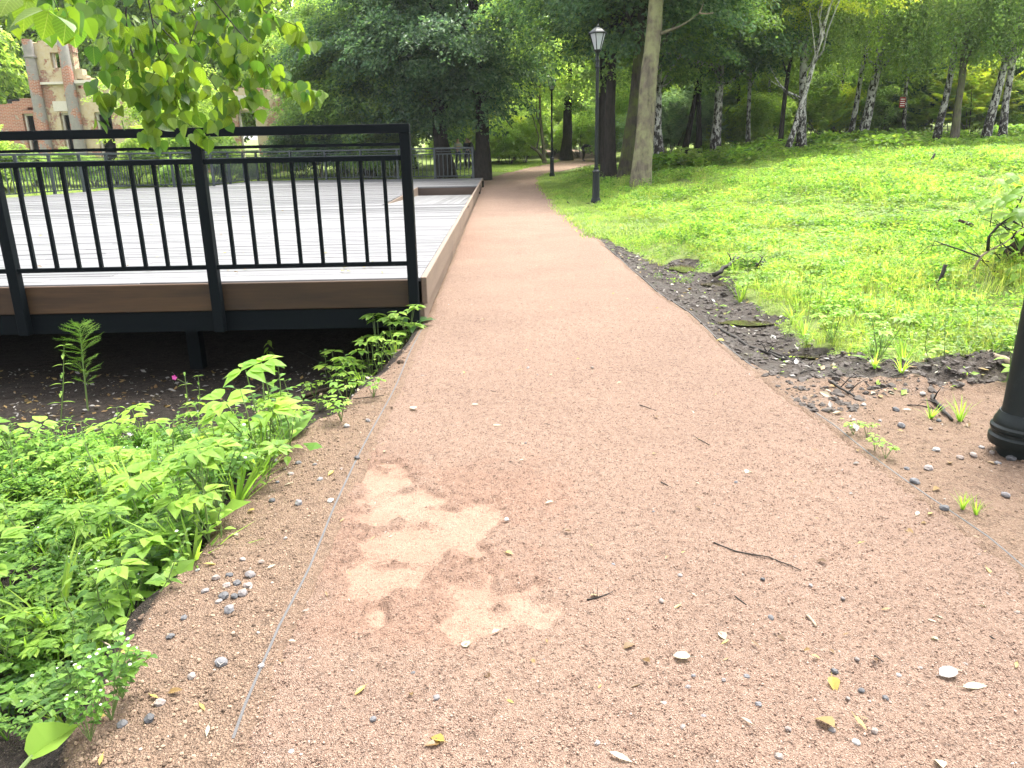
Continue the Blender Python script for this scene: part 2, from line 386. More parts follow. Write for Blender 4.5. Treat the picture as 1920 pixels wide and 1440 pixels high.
    br.inputs['Mortar Size'].default_value = .012; br.inputs['Color1'].default_value = (.34,.125,.075,1); br.inputs['Color2'].default_value = (.23,.09,.06,1); br.inputs['Mortar'].default_value = (.34,.27,.21,1)
    sw = t.n('ShaderNodeSeparateXYZ'); cw = t.n('ShaderNodeCombineXYZ'); t.l(t.co(), sw.inputs[0])
    t.l(t.math('ADD', sw.outputs[0], sw.outputs[1]), cw.inputs[0]); t.l(sw.outputs[2], cw.inputs[1]); t.l(cw.outputs[0], br.inputs['Vector'])
    n = t.noise(.75, 6, .62); n2 = t.noise(5, 5, .7)
    bk = t.mix(t.ramp(n2, [(.4,0.),(.7,.8)]), br.outputs[0], (.26,.2,.155))
    pl = t.mix(t.ramp(n2, [(.3,0.),(.75,1.)]), (.40,.31,.17), (.45,.39,.29))
    fac = t.ramp(t.math('ADD', n, t.math('MULTIPLY', t.math('SUBTRACT', n2, .5), .25)), [(.455,0.),(.49,1.)])
    M['ruin'] = t.set(color=t.mix(fac, bk, pl), normal=t.bump(fac, .8, .03))
    t2 = NT('ruin_brick', .9, .15); 
    br = t2.n('ShaderNodeTexBrick'); br.inputs['Scale'].default_value = 1.; br.inputs['Brick Width'].default_value = .26; br.inputs['Row Height'].default_value = .078
    br.inputs['Mortar Size'].default_value = .012; br.inputs['Color1'].default_value = (.34,.125,.075,1); br.inputs['Color2'].default_value = (.23,.09,.06,1); br.inputs['Mortar'].default_value = (.34,.27,.21,1)
    sw = t2.n('ShaderNodeSeparateXYZ'); cw = t2.n('ShaderNodeCombineXYZ'); t2.l(t2.co(), sw.inputs[0])
    t2.l(t2.math('ADD', sw.outputs[0], sw.outputs[1]), cw.inputs[0]); t2.l(sw.outputs[2], cw.inputs[1]); t2.l(cw.outputs[0], br.inputs['Vector'])
    n = t2.noise(1.1, 6, .65); fac = t2.ramp(n, [(.57,0.),(.61,1.)])
    M['ruin_brick'] = t2.set(color=t2.mix(fac, br.outputs[0], (.30,.26,.21)), normal=t2.bump(fac, .8, .03))
    t = NT('ruin_column', .9, .15); n = t.noise(1.0, 6, .6); n2 = t.noise(6, 5, .7)
    br = t.n('ShaderNodeTexBrick'); br.inputs['Scale'].default_value = 1.; br.inputs['Brick Width'].default_value = .2; br.inputs['Row Height'].default_value = .078
    br.inputs['Mortar Size'].default_value = .012; br.inputs['Color1'].default_value = (.34,.125,.075,1); br.inputs['Color2'].default_value = (.23,.09,.06,1); br.inputs['Mortar'].default_value = (.34,.27,.21,1)
    sw = t.n('ShaderNodeSeparateXYZ'); cw = t.n('ShaderNodeCombineXYZ'); t.l(t.co(), sw.inputs[0]); t.l(sw.outputs[0], cw.inputs[0]); t.l(sw.outputs[2], cw.inputs[1]); t.l(cw.outputs[0], br.inputs['Vector'])
    st = t.mix(n2, (.15,.143,.13), (.28,.26,.23))
    M['ruin_col'] = t.set(color=t.mix(t.ramp(n, [(.50,0.),(.54,1.)]), st, br.outputs[0]), normal=t.bump(n2, .5, .03))
    M['ruin_stone'] = flat('pale_stucco', (.5,.46,.39), .85); M['room_shade'] = flat('painted_room_shade', (.02,.022,.02), .9)  # near-black wall colour stands in for the shade inside the rooms
    # ---- small things
    t = NT('pebble_stone', .75, .3); r = t.rnd()
    t.set(color=t.mix(1., t.ramp(r, [(0,(.05,.05,.052)),(.35,(.12,.118,.122)),(.6,(.165,.13,.11)),(.85,(.21,.2,.195)),(1,(.34,.33,.31))]), t.ramp(t.noise(40, 4), [(.3,.75),(.7,1.15)]), 'MULTIPLY')); M['pebble'] = t.m
    t = NT('grit_grain', .9, .15); r = t.rnd()
    t.set(color=t.ramp(r, [(0,(.10,.06,.045)),(.2,(.12,.077,.056)),(.6,(.2,.132,.098)),(.95,(.25,.172,.13)),(1,(.31,.25,.215))])); M['grit'] = t.m
    t = NT('sand_grain', .9, .15); r = t.rnd()
    t.set(color=t.ramp(r, [(0,(.05,.035,.025)),(.25,(.11,.075,.052)),(.7,(.19,.13,.09)),(.97,(.24,.175,.125)),(1,(.3,.26,.22))])); M['sandgrain'] = t.m
    M['dry_pale'] = leafmat('dry_leaf_pale', [(.24,.23,.16),(.31,.29,.21)], .2, per='rnd')
    M['dry_brown'] = leafmat('dry_leaf_brown', [(.08,.045,.02),(.16,.10,.035),(.2,.145,.055)], .2, per='rnd')
    M['dry_yellow'] = leafmat('dry_leaf_yellow', [(.26,.19,.045),(.33,.27,.07)], .3, per='rnd')
    M['dry_grey'] = leafmat('dry_leaf_grey', [(.15,.14,.125),(.21,.195,.18)], .1, per='rnd')
    M['edging'] = flat('edging_strip', (.06,.058,.058), .6); M['edging_dark'] = flat('edging_dark', (.045,.042,.04), .6)
    M['red_sign'] = flat('red_sign_face', (.33,.02,.025), .5); M['sign_print'] = flat('sign_print', (.8,.78,.78), .6)
    M['cloth_black'] = flat('black_cloth', (.012,.012,.014), .85); M['cloth_navy'] = flat('navy_cloth', (.016,.022,.045), .85)
    M['cloth_grey'] = flat('grey_cloth', (.30,.31,.33), .85); M['skin'] = flat('skin', (.45,.28,.2), .55); M['hair'] = flat('dark_hair', (.02,.015,.012), .6)
    M['shoe'] = flat('dark_shoe', (.015,.014,.013), .6)
make_materials()

# ------------------------------------------------------------------ the ground
def axis(breaks):
    out = []
    for (a, b, s0, s1) in breaks:
        x = a
        while x < b-1e-6:
            out.append(x); f = (x-a)/(b-a); x += s0+(s1-s0)*f
    out.append(breaks[-1][1]); return np.array(out)
def grid_mesh(name, X, Y, Z, attrs=None):
    ny, nx = X.shape
    V = np.stack([X, Y, Z], -1).reshape(-1, 3); i = np.arange(ny*nx).reshape(ny, nx)
    Fa = np.stack([i[:-1,:-1], i[:-1,1:], i[1:,1:], i[1:,:-1]], -1).reshape(-1, 4)
    me = mesh_np(name, V, Fa, True)
    for k, a in (attrs or {}).items():
        at = me.attributes.new(k, 'FLOAT', 'POINT'); at.data.foreach_set('value', a.astype(np.float32).ravel())
    return me
def mudw(y): return np.interp(y, [3.6,4.2,4.45,4.75,5.4,6.4,7.5,8.6,9.5,11.2,13,14.5], [0,.4,1.8,1.0,.7,.66,.78,1.08,.68,.38,.16,0])
def masks(x, y):
    dl, dr = xL(y)-x, x-xR(y)
    wsh = np.interp(y, [1.5,2.3,3.2,3.7,4.3,4.7,5.4,6.2], [.46,.50,.48,.45,.38,.2,.1,.0])
    gravel = sstep(wsh+.1, wsh-.12, dl)*(dl>-.3)*(y<6.4)
    wr = np.interp(y, [2,3.6,4.3,4.6,5.0], [2.2,1.8,1.5,.12,0.])
    gravel = np.maximum(gravel, sstep(wr+.12, wr-.12, dr)*(dr>-.3)*(y<5))
    gravel = np.maximum(gravel, (dr<.02)*(dl<.02)*1.)
    mw = mudw(y); mud = sstep(mw+.18, mw-.18, dr)*(dr>-.02)*(mw>.02)
    mud = np.maximum(mud, np.exp(-(((x-MUDPILE.x-.3)/.85)**2+((y-MUDPILE.y-.1)/.25)**2))*1.2*(y>4.2))
    mud = np.maximum(mud, sstep(.05, .35, pudmask(x, y)))
    turf = np.where(dr>0, sstep(.05, .4, dr), sstep(33, 36, y)+sstep(14.5, 16, -x))
    return gravel, np.clip(mud, 0, 1), np.clip(turf, 0, 1)
gx = axis([(-160,-40,20,8),(-40,-12,4,.7),(-12,-4,.7,.1),(-4,-2.4,.08,.035),(-2.4,-.6,.03,.03),(-.6,1.3,.15,.15),(1.3,3.4,.035,.035),(3.4,7,.05,.15),(7,14,.2,.5),(14,40,.6,4),(40,160,8,20)])
gy = axis([(-6,1.2,1,.1),(1.2,6.5,.035,.035),(6.5,12,.045,.07),(12,40,.1,.5),(40,80,.7,4),(80,260,8,30)])
GX, GY = np.meshgrid(gx, gy); GZ = H(GX, GY)
inside = (GX > xL(GY)+.06) & (GX < xR(GY)-.06) & (GY < 51)
GZ = np.where(inside, GZ-.05, GZ)
ga, mu_, tu = masks(GX, GY)
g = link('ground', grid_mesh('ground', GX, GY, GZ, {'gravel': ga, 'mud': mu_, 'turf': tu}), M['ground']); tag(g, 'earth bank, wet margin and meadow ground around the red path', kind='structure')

# the red path, trodden and scuffed near the camera
FOOT = [(715,900,62,28,.4),(750,948,95,36,-.2),(770,1020,112,38,-.1),(872,985,72,46,.2),(705,1085,70,30,.1),(890,1110,78,50,.2),(905,1160,85,38,-.3),(1000,1140,62,40,.1),(770,1075,60,28,0),(708,1148,24,26,0)]
REDP = [(690,880,110,45),(800,1080,230,120),(930,930,160,75),(760,1170,220,55),(650,1010,80,110)]
py_ = axis([(.6,1.3,.05,.02),(1.3,4.2,.0125,.016),(4.2,9,.02,.06),(9,20,.08,.25),(20,52,.3,.9)])
tt = np.linspace(0, 1, 190)
PYg = np.repeat(py_[:,None], len(tt), 1)
wig = (fbm(py_*1.3, py_*0+1, 41)-.5)*.05
PXg = (xL(py_)-.0+wig)[:,None]*(1-tt)[None] + (xR(py_)+wig[::-1]*0)[:,None]*tt[None]
qx, qy = proj(PXg, PYg, np.zeros_like(PXg))
wn = (fbm(PXg*13, PYg*13, 51, 6)-.5)*2.0
fresh = np.zeros_like(PXg); dep = np.zeros_like(PXg)
for k, (a, b, c, d, rot) in enumerate(FOOT):
    u, v = (qx-a), (qy-b); u, v = u*math.cos(rot*.35)+v*math.sin(rot*.35), -u*math.sin(rot*.35)+v*math.cos(rot*.35)
    e = np.sqrt((u/c)**2+(v/d)**2)+(wn if k < 9 else wn*.15)
    fresh = np.maximum(fresh, sstep(1.15, .5, e)); dep = np.minimum(dep, -.014*sstep(1.1, .8, e)*(1 if k < 9 else 1.7)+.008*np.exp(-((e-1.25)/.16)**2))
red = np.zeros_like(PXg)
for (a, b, c, d) in REDP:
    red = np.maximum(red, sstep(1.2, .5, np.sqrt(((qx-a)/c)**2+((qy-b)/d)**2)+wn*.6))
a2 = P(885,450); red = np.maximum(red, .8*np.exp(-(((PXg-a2.x)/.5)**2+((PYg-a2.y)/2.6)**2)))
PZg = zpath(PYg)+.004 + dep + (fbm(PXg*2.2, PYg*2.2, 61)-.5)*.02 + (fbm(PXg*26, PYg*26, 63)-.5)*.02*(1-fresh)*(PYg<7) + (fbm(PXg*60, PYg*60, 64)-.5)*.012*(1-.7*fresh)*(PYg<5)
PZg += .024*red*(fbm(PXg*34, PYg*34, 67)-.4)*(1-fresh)*(PYg<5)
PZg -= .02*(np.exp(-tt/.012)+np.exp(-(1-tt)/.012))[None]
p = link('path', grid_mesh('path', PXg, PYg, PZg, {'fresh': fresh, 'red': red}), M['path']); tag(p, 'straight footpath of red stone grit', kind='structure')

# puddles in the wet margin
for (a, b, c, d, _) in PUD:
    cpt = P(a, b, -.05); z = -.086
    vs = []
    for k in range(28):
        an = 2*math.pi*k/28; rr = .95+.12*math.sin(3*an+a)+.1*math.sin(5*an)
        q = P(a+c*math.cos(an)*rr, b+d*math.sin(an)*rr, z); vs.append((q.x, q.y, z))
    mb = MB(); mb.add(vs+[(sum(v[0] for v in vs)/28, sum(v[1] for v in vs)/28, z)], [(k, (k+1)%28, 28) for k in range(28)])
    tag(mb.build('puddle_water', M['water']), 'shallow brown-green puddle beside the path', kind='structure')

# the path's thin edging strips
def edging(name, fx, y0, y1, m, label, off, top):
    mb = MB(); ys = list(np.arange(y0, y1, .12)); n = len(ys)
    for i, y in enumerate(ys):
        x = float(fx(y))+off+.006*math.sin(y*3.1); z = float(zpath(y))+top*(1+.35*math.sin(y*5.3)+.3*math.sin(y*2.1))
        mb.add([(x-.004,y,z-.08),(x+.004,y,z-.08),(x+.004,y,z),(x-.004,y,z)], [])
        if i:
            k = 4*i
            for a, b in ((0,1),(1,2),(2,3),(3,0)): mb.f.append((k-4+a,k-4+b,k+b,k+a)); mb.mi.append(0)
    return tag(mb.build(name, m), label, 'edging strip')
edging('edging_strip', xL, 1.6, 6.6, M['edging'], 'thin grey edging strip between the path and the sandy bank', -.010, .0005)
edging('edging_strip', xR, 2.2, 12., M['edging_dark'], 'thin dark edging strip between the path and the muddy margin', .010, .001)

# ------------------------------------------------------------------ scattered small matter as stuff
def scatter(name, pts, rot, scl, idx, sources, label, cat):
    me = bpy.data.meshes.new(name); pts = np.asarray(pts, np.float32); n = len(pts)
    me.vertices.add(n); me.vertices.foreach_set('co', pts.ravel())
    a = me.attributes.new('rot', 'FLOAT_VECTOR', 'POINT'); a.data.foreach_set('vector', np.asarray(rot, np.float32).ravel())
    a = me.attributes.new('scl', 'FLOAT_VECTOR', 'POINT'); a.data.foreach_set('vector', np.asarray(scl, np.float32).ravel())
    a = me.attributes.new('idx', 'INT', 'POINT'); a.data.foreach_set('value', np.asarray(idx, np.int32))
    c = bpy.data.collections.new(name+'_kinds')
    for s in sources: c.objects.link(s)
    o = link(name, me)
    ng = bpy.data.node_groups.new(name, 'GeometryNodeTree')
    ng.interface.new_socket('Geometry', in_out='INPUT', socket_type='NodeSocketGeometry'); ng.interface.new_socket('Geometry', in_out='OUTPUT', socket_type='NodeSocketGeometry')
    N = ng.nodes.new; L = ng.links.new
    gi, go, ip, ci = N('NodeGroupInput'), N('NodeGroupOutput'), N('GeometryNodeInstanceOnPoints'), N('GeometryNodeCollectionInfo')
    ci.inputs[0].default_value = c; ci.inputs['Separate Children'].default_value = True; ci.inputs['Reset Children'].default_value = True
    def na(k, t):
        x = N('GeometryNodeInputNamedAttribute'); x.data_type = t; x.inputs[0].default_value = k; return x.outputs[0]
    L(gi.outputs[0], ip.inputs['Points']); L(ci.outputs[0], ip.inputs['Instance']); ip.inputs['Pick Instance'].default_value = True
    L(na('idx','INT'), ip.inputs['Instance Index']); L(na('rot','FLOAT_VECTOR'), ip.inputs['Rotation']); L(na('scl','FLOAT_VECTOR'), ip.inputs['Scale'])
    L(ip.outputs[0], go.inputs[0])
    md = o.modifiers.new('scatter', 'NODES'); md.node_group = ng
    return tag(o, label, cat, kind='stuff')
def src(name, me, m=None):
    o = bpy.data.objects.new(name, me)
    if m is not None and not me.materials: me.materials.append(m)
    return o
def pebble_mesh(name, seed, sub=1, sq=(1,.8,.6), rough=.22):
    bm = bmesh.new(); bmesh.ops.create_icosphere(bm, subdivisions=sub, radius=1.); r = random.Random(seed)
    for v in bm.verts:
        k = 1+r.uniform(-rough, rough); v.co = Vector((v.co.x*sq[0]*k, v.co.y*sq[1]*k, v.co.z*sq[2]*k))
    me = bpy.data.meshes.new(name); bm.to_mesh(me); bm.free(); return me
def rnd_rot(n): return np.stack([RNG.uniform(-.5,.5,n), RNG.uniform(-.5,.5,n), RNG.uniform(0,6.28,n)], -1)
# grit lying loose on the path
n = 52000
yy = 1.3*np.exp(RNG.random(n)**1.25*1.75); tx = RNG.random(n); xx = xL(yy)*(1-tx)+xR(yy)*tx
keep = np.ones(n, bool)
gx_, gy_ = proj(xx, yy, 0*xx)
for (a, b, c, d, rot) in FOOT: keep &= ~((((gx_-a)/c)**2+((gy_-b)/d)**2 < .85) & (RNG.random(n) < .93))
xx, yy = xx[keep], yy[keep]; n = len(xx)
def path_z(x, y): return zpath(y)+.004+(fbm(x*2.2, y*2.2, 61)-.5)*.02+(fbm(x*26, y*26, 63)-.5)*.014
s = .0012+.0036*RNG.random(n)**4.0
scatter('loose_grit', np.stack([xx, yy, path_z(xx, yy)+s*.2], -1), rnd_rot(n), np.stack([s]*3, -1), RNG.integers(0, 3, n),
        [src('grain', pebble_mesh('grain', k, 1), M['grit']) for k in range(3)], 'loose red grit lying over the whole path', 'grit')
# coarse sand and pebbles on both shoulders
n = 26000
yy = 1.4+4.2*RNG.random(n)**1.4; side = RNG.random(n) < .62
xx = np.where(side, xL(yy)-.02-.75*RNG.random(n), xR(yy)+.02+1.6*RNG.random(n))
gm = masks(xx, yy)[0]; keep = gm > .25+.4*RNG.random(n)
xx, yy = xx[keep], yy[keep]; n = len(xx)
s = .0015+.007*RNG.random(n)**5
scatter('shoulder_gravel', np.stack([xx, yy, H(xx, yy)+s*.2], -1), rnd_rot(n), np.stack([s]*3, -1), RNG.integers(0, 3, n),
        [src('gravel_grain', pebble_mesh('gravel_grain', k+5, 1), M['sandgrain']) for k in range(3)], 'coarse sandy gravel on the shoulders of the path', 'gravel')
# leaf litter and clods on the dark soil below the deck
def litter_mesh(name, seed):
    r = random.Random(seed); mb = MB()
    mb.add([(0,-1,0),(.45,0,r.uniform(.05,.3)),(0,1,r.uniform(0,.3)),(-.45,0,r.uniform(0,.25))], [(0,1,2),(0,2,3)]); return mb.mesh(name)
n = 2300
xx = -RNG.uniform(.85, 6, n); yy = 4.3+RNG.random(n)**.9*2.9; d = masks(xx, yy)[0]; keep = d < .3; xx, yy = xx[keep], yy[keep]; n = len(xx)
s = .008+.03*RNG.random(n)**2.5
scatter('leaf_litter', np.stack([xx, yy, H(xx, yy)+.004], -1), rnd_rot(n), np.stack([s]*3, -1), RNG.integers(0, 4, n),
        [src('litter', litter_mesh('litter', k), M[m]) for k, m in enumerate(('dry_grey','dry_brown','dry_grey','dry_brown'))], 'dry leaf litter on the dark soil under the deck', 'leaf litter')
n = 5200
yy = 4.0+8*RNG.random(n)**1.3; xx = xR(yy)+1.6*RNG.random(n); mm = masks(xx, yy)[1]; keep = mm > .4; xx, yy = xx[keep], yy[keep]; n = len(xx); s = .006+.03*RNG.random(n)**4
t = NT('mud_clod', .8, .3); t.set(color=t.mix(t.noise(20, 3), (.018,.014,.012), (.07,.057,.047)))
scatter('mud_clods', np.stack([xx, yy, H(xx, yy)], -1), rnd_rot(n), np.stack([s]*3, -1), RNG.integers(0, 3, n),
        [src('clod', pebble_mesh('clod', k+9, 2, (1,.8,.55), .28), t.m) for k in range(3)], 'dark wet clods of mud along the path margin', 'mud')
n = 700
yy = 3.6+9*RNG.random(n)**1.4; xx = xR(yy)+.05+1.3*RNG.random(n); mm = masks(xx, yy)[1]; keep = mm > .25; xx, yy = xx[keep], yy[keep]; n = len(xx); s = .012+.03*RNG.random(n)**2
scatter('margin_litter', np.stack([xx, yy, H(xx, yy)+.008], -1), rnd_rot(n), np.stack([s]*3, -1), RNG.integers(0, 4, n),
        [src('margin_leaf', litter_mesh('margin_leaf', k+20), M[m]) for k, m in enumerate(('dry_grey','dry_brown','dry_pale','weed_light'))], 'pale leaf scraps in the mud beside the path', 'leaf litter')

# ------------------------------------------------------------------ the wooden deck
DZ, DF = .38, 6.62
def xdeck(y): return -.74-.012*(y-6.6)
deck = thing('wooden_deck', 'large low platform of weathered grey planks beside the red path', 'deck', (-6, 20, 0))
def dpart(mb, name, m, **k):
    me = mb.mesh(name)
    for v in me.vertices: v.co -= Vector((-6,20,0))
    return link(name, me, m, deck)
LEFT = [(6.0,-16.2),(22.4,-15.4),(24,-14.64),(29.5,-13.9),(29.61,-11.25),(35.6,-11.3)]
def xleft(y): return float(np.interp(y, [a for a,_ in LEFT], [b for _,b in LEFT]))
RY0, RY1 = 16.6, 25.3
def ramp_l(y): return -2.66-.026*(y-16.6)
y = DF; pw, gap = .135, .013; k = 0
while y < 34.9:
    far = y > 33.3
    yb = y+pw; yc = (y+yb)/2
    xl = xleft(yc)+.0; xr = xdeck(yc)-.03
    if far: xr = min(xr, float(np.interp(yc, [33.3,35.2], [-1.4,-9.2])))
    if RY0 < yc < RY1: xr = ramp_l(yc)-.02
    segs = [(xl, xr)]
    if k < 26:
        cut = -3.2-2.3*((k*7)%5)/5; segs = [(xl, cut-.003), (cut+.003, xr)]
    for (a, b) in segs:
        z = DZ+random.uniform(-.003,.003); q = random.uniform(-.002,.002)
        mb = MB(); mb.hexa([(a,y,z-.035),(b,y,z-.035),(b,yb,z-.035),(a,yb,z-.035),(a,y,z+q),(b,y,z+q),(b,yb,z-q),(a,yb,z-q)])
        o = dpart(mb, 'plank', M['plank']); 
        if yc < 12: bevel(o, .005)
    y += pw+gap; k += 1
# the sunken ramp at the path side, its boards running lengthwise
rz1 = DZ-.26
nb = 13; 
for i in range(nb):
    f0, f1 = i/nb, (i+1)/nb
    ya, yb = RY0+.05, RY1-.05
    xa0, xa1 = ramp_l(ya)+(xdeck(ya)-.05-ramp_l(ya))*f0, ramp_l(ya)+(xdeck(ya)-.05-ramp_l(ya))*f1-.012
    xb0, xb1 = ramp_l(yb)+(xdeck(yb)-.05-ramp_l(yb))*f0, ramp_l(yb)+(xdeck(yb)-.05-ramp_l(yb))*f1-.012
    za, zb = DZ-.01, rz1
    mb = MB(); mb.hexa([(xa0,ya,za-.03),(xa1,ya,za-.03),(xb1,yb,zb-.03),(xb0,yb,zb-.03),(xa0,ya,za),(xa1,ya,za),(xb1,yb,zb),(xb0,yb,zb)])
    dpart(mb, 'ramp_plank', M['plank_y'])
mb = MB(); mb.hexa([(ramp_l(RY0)-.02,RY0,rz1-.1),(ramp_l(RY0)+.012,RY0,rz1-.1),(ramp_l(RY1)+.012,RY1,rz1-.1),(ramp_l(RY1)-.02,RY1,rz1-.1),
    (ramp_l(RY0)-.02,RY0,DZ-.037),(ramp_l(RY0)+.012,RY0,DZ-.037),(ramp_l(RY1)+.012,RY1,DZ-.002),(ramp_l(RY1)-.02,RY1,DZ-.002)]); dpart(mb, 'ramp_cheek', M['fascia_side'])
mb = MB(); mb.box((ramp_l(RY1)-.02,RY1-.03,rz1-.1), (xdeck(RY1)-.035,RY1+.0,DZ-.006)); dpart(mb, 'ramp_riser', M['riser'])
for (a, b, xa_, xb_) in ((DF+.03,RY0-.05,-16.1,-.83),(RY0,RY1,-15.,-2.95),(RY1+.05,33.2,-11.2,-1.1)):
    mb = MB(); mb.box((xa_,a,DZ-.06),(xb_,b,DZ-.041)); dpart(mb, 'light_block_panel', M['steel'])  # unseen dark sheets added to stop light leaking through the plank gaps
# fascia boards
xs = [-16.2,-11.2,-6.1,-2.55,-.80]
for a, b in zip(xs[:-1], xs[1:]):
    mb = MB(); mb.box((a+.004,DF-.045,DZ-.25),(b-.004,DF-.004,DZ-.012)); bevel(dpart(mb, 'fascia_board', M['fascia']), .006)
ysd = [6.60,10.9,15.2,19.6,RY1,29.6,33.35]
for a, b in zip(ysd[:-1], ysd[1:]):
    xa, xb = xdeck(a), xdeck(b)
    mb = MB(); mb.hexa([(xa-.028,a+.003,DZ-.23),(xa+.022,a+.003,DZ-.23),(xb+.022,b-.003,DZ-.23),(xb-.028,b-.003,DZ-.23),(xa-.028,a+.003,DZ+.004),(xa+.022,a+.003,DZ+.004),(xb+.022,b-.003,DZ+.004),(xb-.028,b-.003,DZ+.004)])
    bevel(dpart(mb, 'side_board', M['fascia_side']), .006)
    mb = MB(); mb.hexa([(xa-.05,a+.02,-.1),(xa-.012,a+.02,-.1),(xb-.012,b-.003,-.1),(xb-.05,b-.003,-.1),(xa-.05,a+.02,DZ-.236),(xa-.012,a+.02,DZ-.236),(xb-.012,b-.003,DZ-.236),(xb-.05,b-.003,DZ-.236)])
    dpart(mb, 'lower_side_board', M['fascia_side'])
mb = MB(); mb.box((-16.2,DF-.02,DZ-.43),(-.86,DF+.08,DZ-.256)); dpart(mb, 'steel_beam', M['steel'])
for yb in (9.6,12.6,15.6,19.,23.,27.,31.):
    mb = MB(); mb.box((-14,yb,DZ-.33),(-.95 if not RY0<yb<RY1 else -3.2,yb+.1,DZ-.045)); dpart(mb, 'joist', M['steel'])
for (x, yb) in ((-3.05,7.25),(-6.6,7.25),(-10.2,7.25),(-1.7,9.65),(-4.9,9.65),(-8.6,9.65)):
    mb = MB(); mb.box((x-.06,yb-.06,-1.0),(x+.06,yb+.06,DZ-.33)); mb.box((x-.13,yb-.1,DZ-.34),(x+.13,yb+.1,DZ-.30)); dpart(mb, 'support_post', M['steel'])

# ------------------------------------------------------------------ railings
def railing(name, A, B, label, m, npost, nbal, top, low, thick=1., zbase=DZ, foot=-.42, lastpost=True, firstpost=True):
    A, B = Vector((*A,0)), Vector((*B,0)); d = (B-A); Ln = d.length; ang = math.atan2(d.y, d.x)
    o = thing(name, label, 'railing', (A.x, A.y, zbase), ang)
    pt = .042*thick
    zt, z2, z3, z0 = top
    def bx(nm, a, b, bev=.003): q = MB().box(a, b).build(nm, m, o); return bevel(q, bev) if bev else q
    bx('top_rail', (-pt,-.045*thick,zt-.07*thick), (Ln+pt,.045*thick,zt))
    pos = [Ln*i/npost for i in range(npost+1)]
    pm = MB().box((-pt,-pt,foot),(pt,pt,zt-.07*thick-.001)).mesh('post')
    for i, x in enumerate(pos):
        if (i == npost and not lastpost) or (i == 0 and not firstpost): continue
        q = link('post', pm, m, o, (x,0,0)); 
        if thick >= 1: bevel(q, .005)
    sp = Ln/npost; bm_ = MB().box((-.014*thick,-.014*thick,z0+.018*thick),(.014*thick,.014*thick,z3-.018*thick)).mesh('baluster')
    for i in range(npost):
        a, b = pos[i]+pt, pos[i+1]-pt
        bx('rail', (a,-.012*thick,z2-.012*thick),(b,.012*thick,z2+.012*thick), 0)
        bx('rail', (a,-.02*thick,z3-.02*thick),(b,.02*thick,z3+.02*thick), 0)
        bx('bottom_rail', (a,-.018*thick,z0-.018*thick),(b,.018*thick,z0+.018*thick), 0)
        for k in range(nbal): link('baluster', bm_, m, o, (pos[i]+sp*(k+1)/(nbal+1),0,0))
    return o
RYf = DF-.09
zt = PY(700,233,RYf).z-DZ; z2 = PY(700,271,RYf).z-DZ; z3 = PY(700,297,RYf).z-DZ; z0 = PY(700,495,RYf).z-DZ
railing('deck_railing', (-9.26,RYf), (-.825,RYf), 'black steel railing along the near edge of the grey deck', M['steel'], 5, 8, (zt,z2,z3,z0), .1)
far = [(-1.45,33.35),(-11.2,35.75),(-11.0,29.75),(-13.9,29.62),(-14.7,24.),(-15.5,22.3),(-16.3,8.)]
fl = ['distant grey railing on the far edge of the deck below dark trees','short return of the far railing at the inner corner of the deck','short far railing section in front of the ruin','slanting far railing section on the far side of the deck','short angled railing section beside the slanting one','long side railing at the far left edge of the deck']
fb = [(6,8),(3,10),(2,8),(4,8),(1,9),(8,8)]
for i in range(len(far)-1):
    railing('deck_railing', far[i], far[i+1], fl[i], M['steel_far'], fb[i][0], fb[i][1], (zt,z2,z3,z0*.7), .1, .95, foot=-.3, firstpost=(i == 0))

# ------------------------------------------------------------------ lamps
def lamp(loc, label, detail=True, Ht=4.4):
    o = thing('street_lamp', label, 'street lamp', loc, random.uniform(0,1), 'cast lamps along the paths'); nseg = 28 if detail else 14
    def lt(nm, prof, m=M['lamp'], par=o, n=nseg):
        q = MB().lathe(prof, n).build(nm, m, par); shade_flat_smooth(q.data, 35); return q
    lt('foot', [(.10,-.2),(.10,.045),(.135,.045),(.14,.06),(.14,.085),(.13,.095),(.13,.11),(.138,.118),(.138,.132),(.128,.142),(.128,.155),(.118,.175),(.108,.20)])
    lt('pedestal', [(.105,.196),(.10,.22),(.088,.84),(.095,.845),(.095,.86),(.086,.865)])
    lt('collar', [(.082,.862),(.105,.868),(.108,.885),(.09,.90),(.07,.92),(.062,.945),(.068,.955),(.068,.975),(.05,.985)])
    lt('shaft', [(.048,.98),(.040,3.42)])
    lt('neck', [(.042,3.40),(.06,3.41),(.062,3.43),(.048,3.45),(.046,3.56),(.058,3.575),(.058,3.6),(.042,3.62),(.04,3.74),(.06,3.78),(.09,3.80),(.09,3.815)])
    z0, z1, r0, r1 = 3.82, 4.2, .085, .205; ns = 6
    fr = MB()
    for k in range(ns):
        a = 2*math.pi*k/ns; fr.tube([(r0*math.cos(a), r0*math.sin(a), z0), (r1*math.cos(a), r1*math.sin(a), z1)], .011, 6)
        b = 2*math.pi*(k+1)/ns
        for (r, z) in ((r0,z0),(r1,z1)): fr.tube([(r*math.cos(a), r*math.sin(a), z), (r*math.cos(b), r*math.sin(b), z)], .011, 6)
    f = fr.build('lantern_frame', M['lamp'], o)
    for k in range(ns):
        a, b = 2*math.pi*k/ns, 2*math.pi*(k+1)/ns; e = .97
        mb = MB(); q = [(r0*e*math.cos(a),r0*e*math.sin(a),z0),(r0*e*math.cos(b),r0*e*math.sin(b),z0),(r1*e*math.cos(b),r1*e*math.sin(b),z1),(r1*e*math.cos(a),r1*e*math.sin(a),z1)]
        mb.add(q, [(0,1,2,3)]); pn = mb.build('pane', M['opal'], f)
    lt('roof', [(.235,4.195),(.245,4.205),(.235,4.225),(.17,4.27),(.09,4.325),(.045,4.345),(.045,4.365),(.02,4.38),(.025,4.40),(.0,4.42)], n=ns)
    return o
